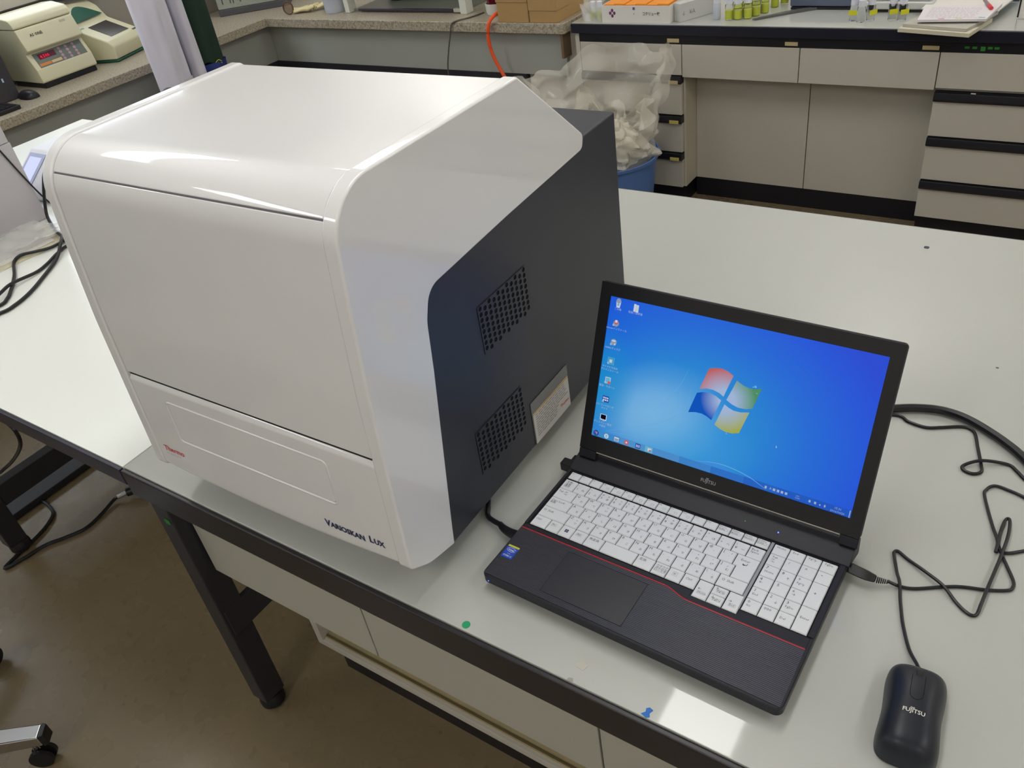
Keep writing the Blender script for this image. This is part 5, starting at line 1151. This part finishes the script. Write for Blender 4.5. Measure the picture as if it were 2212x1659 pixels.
cable('desk_cable', 'black cable running straight down-left in the middle of the white desk',
      [(0.20,0.70,TZ+.005),(-0.20,0.65,TZ+.005),(-0.60,0.56,TZ+.005),(-0.80,0.53,TZ+.005),(-0.893,0.487,TZ+.005),(-0.887,0.446,TZ+.005),(-0.857,0.397,TZ+.005),(-0.842,0.357,TZ+.005),(-0.835,0.292,TZ+.011),(-0.811,0.247,TZ+.012),(-0.81,0.20,TZ+.006),(-0.84,0.12,TZ+.0045)], 0.0040)
cable('desk_cable', 'black double cable climbing beside the instrument, then running nearest the table front',
      [(0.15,0.74,TZ+.005),(-0.30,0.76,TZ+.005),(-0.62,0.78,TZ+.010),(-0.84,0.74,TZ+.10),(-0.96,0.66,TZ+.165),(-1.032,0.60,TZ+.158),(-1.081,0.592,TZ+.132),(-1.115,0.588,TZ+.090),(-1.130,0.578,TZ+.048),(-1.120,0.562,TZ+.015),(-1.055,0.535,TZ+.0055),(-0.985,0.508,TZ+.013),(-0.935,0.492,TZ+.0175),(-0.897,0.463,TZ+.0165),(-0.852,0.418,TZ+.006),(-0.798,0.348,TZ+.0045),(-0.757,0.290,TZ+.0045),(-0.736,0.241,TZ+.0045),(-0.736,0.205,TZ+.0045),(-0.78,0.12,TZ+.0045)], 0.0042)
cable('thin_lead', 'thin black lead running down the side of the grey unit', [(-1.1435,0.50,TZ+.34),(-1.1435,0.54,TZ+.204),(-1.143,0.561,TZ+.131),(-1.141,0.584,TZ+.060),(-1.135,0.605,TZ+.018),(-1.10,0.63,TZ+.004)], 0.0022)

# ------------------------------------------------------------------ below the left desk
fc = thing('floor_cable', 'black cable with silver connector snaking on the floor under the white desk', 'cable', (0,0,0))
obj('cord', MB().tube([(-1.24,0.142,0.006),(-1.16,0.158,0.006),(-1.08,0.163,0.006),(-1.02,0.150,0.006),(-0.99,0.115,0.006),(-0.972,0.068,0.006),(-0.962,0.015,0.006),(-0.950,-0.033,0.006),(-0.942,-0.034,0.006),(-0.930,0.010,0.006),(-0.918,0.065,0.006),(-0.890,0.110,0.006),(-0.868,0.158,0.006),(-0.876,0.215,0.006),(-0.887,0.262,0.010),(-0.880,0.275,0.015)],0.0048,8), M_CABLE, fc)
obj('silver_collar', MB().tube([(-0.880,0.275,0.015),(-0.864,0.296,0.020)],0.0068,12), M_CHROME, fc)
obj('plug_body', MB().tube([(-0.8635,0.2965,0.020),(-0.845,0.320,0.022)],0.012,12), M_BLACK, fc)
cable('hanging_cable', 'black cable hanging in an arc below the front edge of the white desk', [(-0.72,0.05,0.640),(-0.64,0.05,0.606),(-0.583,0.05,0.575),(-0.547,0.05,0.558),(-0.552,0.05,0.523),(-0.597,0.05,0.478),(-0.688,0.05,0.411),(-0.821,0.06,0.327),(-0.93,0.075,0.26)], 0.0042)

# ------------------------------------------------------------------ swivel chair base at the bottom left
ch = thing('swivel_chair', 'swivel chair whose chrome foot with castor shows at the bottom left', 'chair', (-0.555,-0.500,0), 0.0)
for k in range(5):
    a = math.radians(42+72*k); dx, dy = math.cos(a), math.sin(a)
    s_ = MB()
    L_, w0, w1 = 0.335, 0.022, 0.0165
    px, py = -dy, dx
    vs = []
    for r_, w_, zb, zt in ((0.03, w0, 0.085, 0.130), (L_, w1, 0.070, 0.098)):
        for q_, z in ((-w_,zb),(w_,zb),(w_,zt),(-w_,zt)): vs.append((dx*r_+px*q_, dy*r_+py*q_, z))
    s_.add(vs, [(0,1,5,4),(1,2,6,5),(2,3,7,6),(3,0,4,7),(3,2,1,0),(4,5,6,7)])
    foot = obj('chrome_foot', s_, M_CHROME, ch, 0.003)
    e_ = MB(); r_ = L_+0.0005
    vs = [(dx*rr+px*q_, dy*rr+py*q_, z) for rr, w_ in ((r_,w1*1.05),(r_+0.010,w1*0.8)) for q_, z in ((-w_,0.068),(w_,0.068),(w_,0.100),(-w_,0.100))]
    e_.add(vs, [(0,1,5,4),(1,2,6,5),(2,3,7,6),(3,0,4,7),(3,2,1,0),(4,5,6,7)]); obj('end_cap', e_, M_BLACK, foot, 0.002)
    cxx, cyy = dx*(L_-0.028), dy*(L_-0.028)
    obj('castor_stem', MB().cyl((cxx,cyy,0.047),0.008,0.022,12), M_CHROME, foot)
    cw = MB()
    for off in (-0.014, 0.006):
        n_ = 20
        vs = [(cxx+0.004+dx*(0.024*math.cos(t))+px*(off+o_), cyy+dy*(0.024*math.cos(t))+py*(off+o_), 0.0243+0.024*math.sin(t)) for o_ in (0,0.008) for t in [2*PI*i/n_ for i in range(n_)]]
        cw.add(vs, [tuple(range(n_)), tuple(range(2*n_-1,n_-1,-1))]+[(i,(i+1)%n_,n_+(i+1)%n_,n_+i) for i in range(n_)])
    obj('castor_wheel', cw, M_RUB, foot)
obj('column', MB().cyl((0,0,0.06),0.028,0.34,20), M_BLACK, ch)
obj('seat', MB().lathe([(0,0.40),(0.19,0.40),(0.215,0.42),(0.215,0.455),(0.19,0.475),(0,0.480)],(0,0,0),36), mat('dark_seat_vinyl', rgb(40,40,44), 0.5), ch, smooth=50)
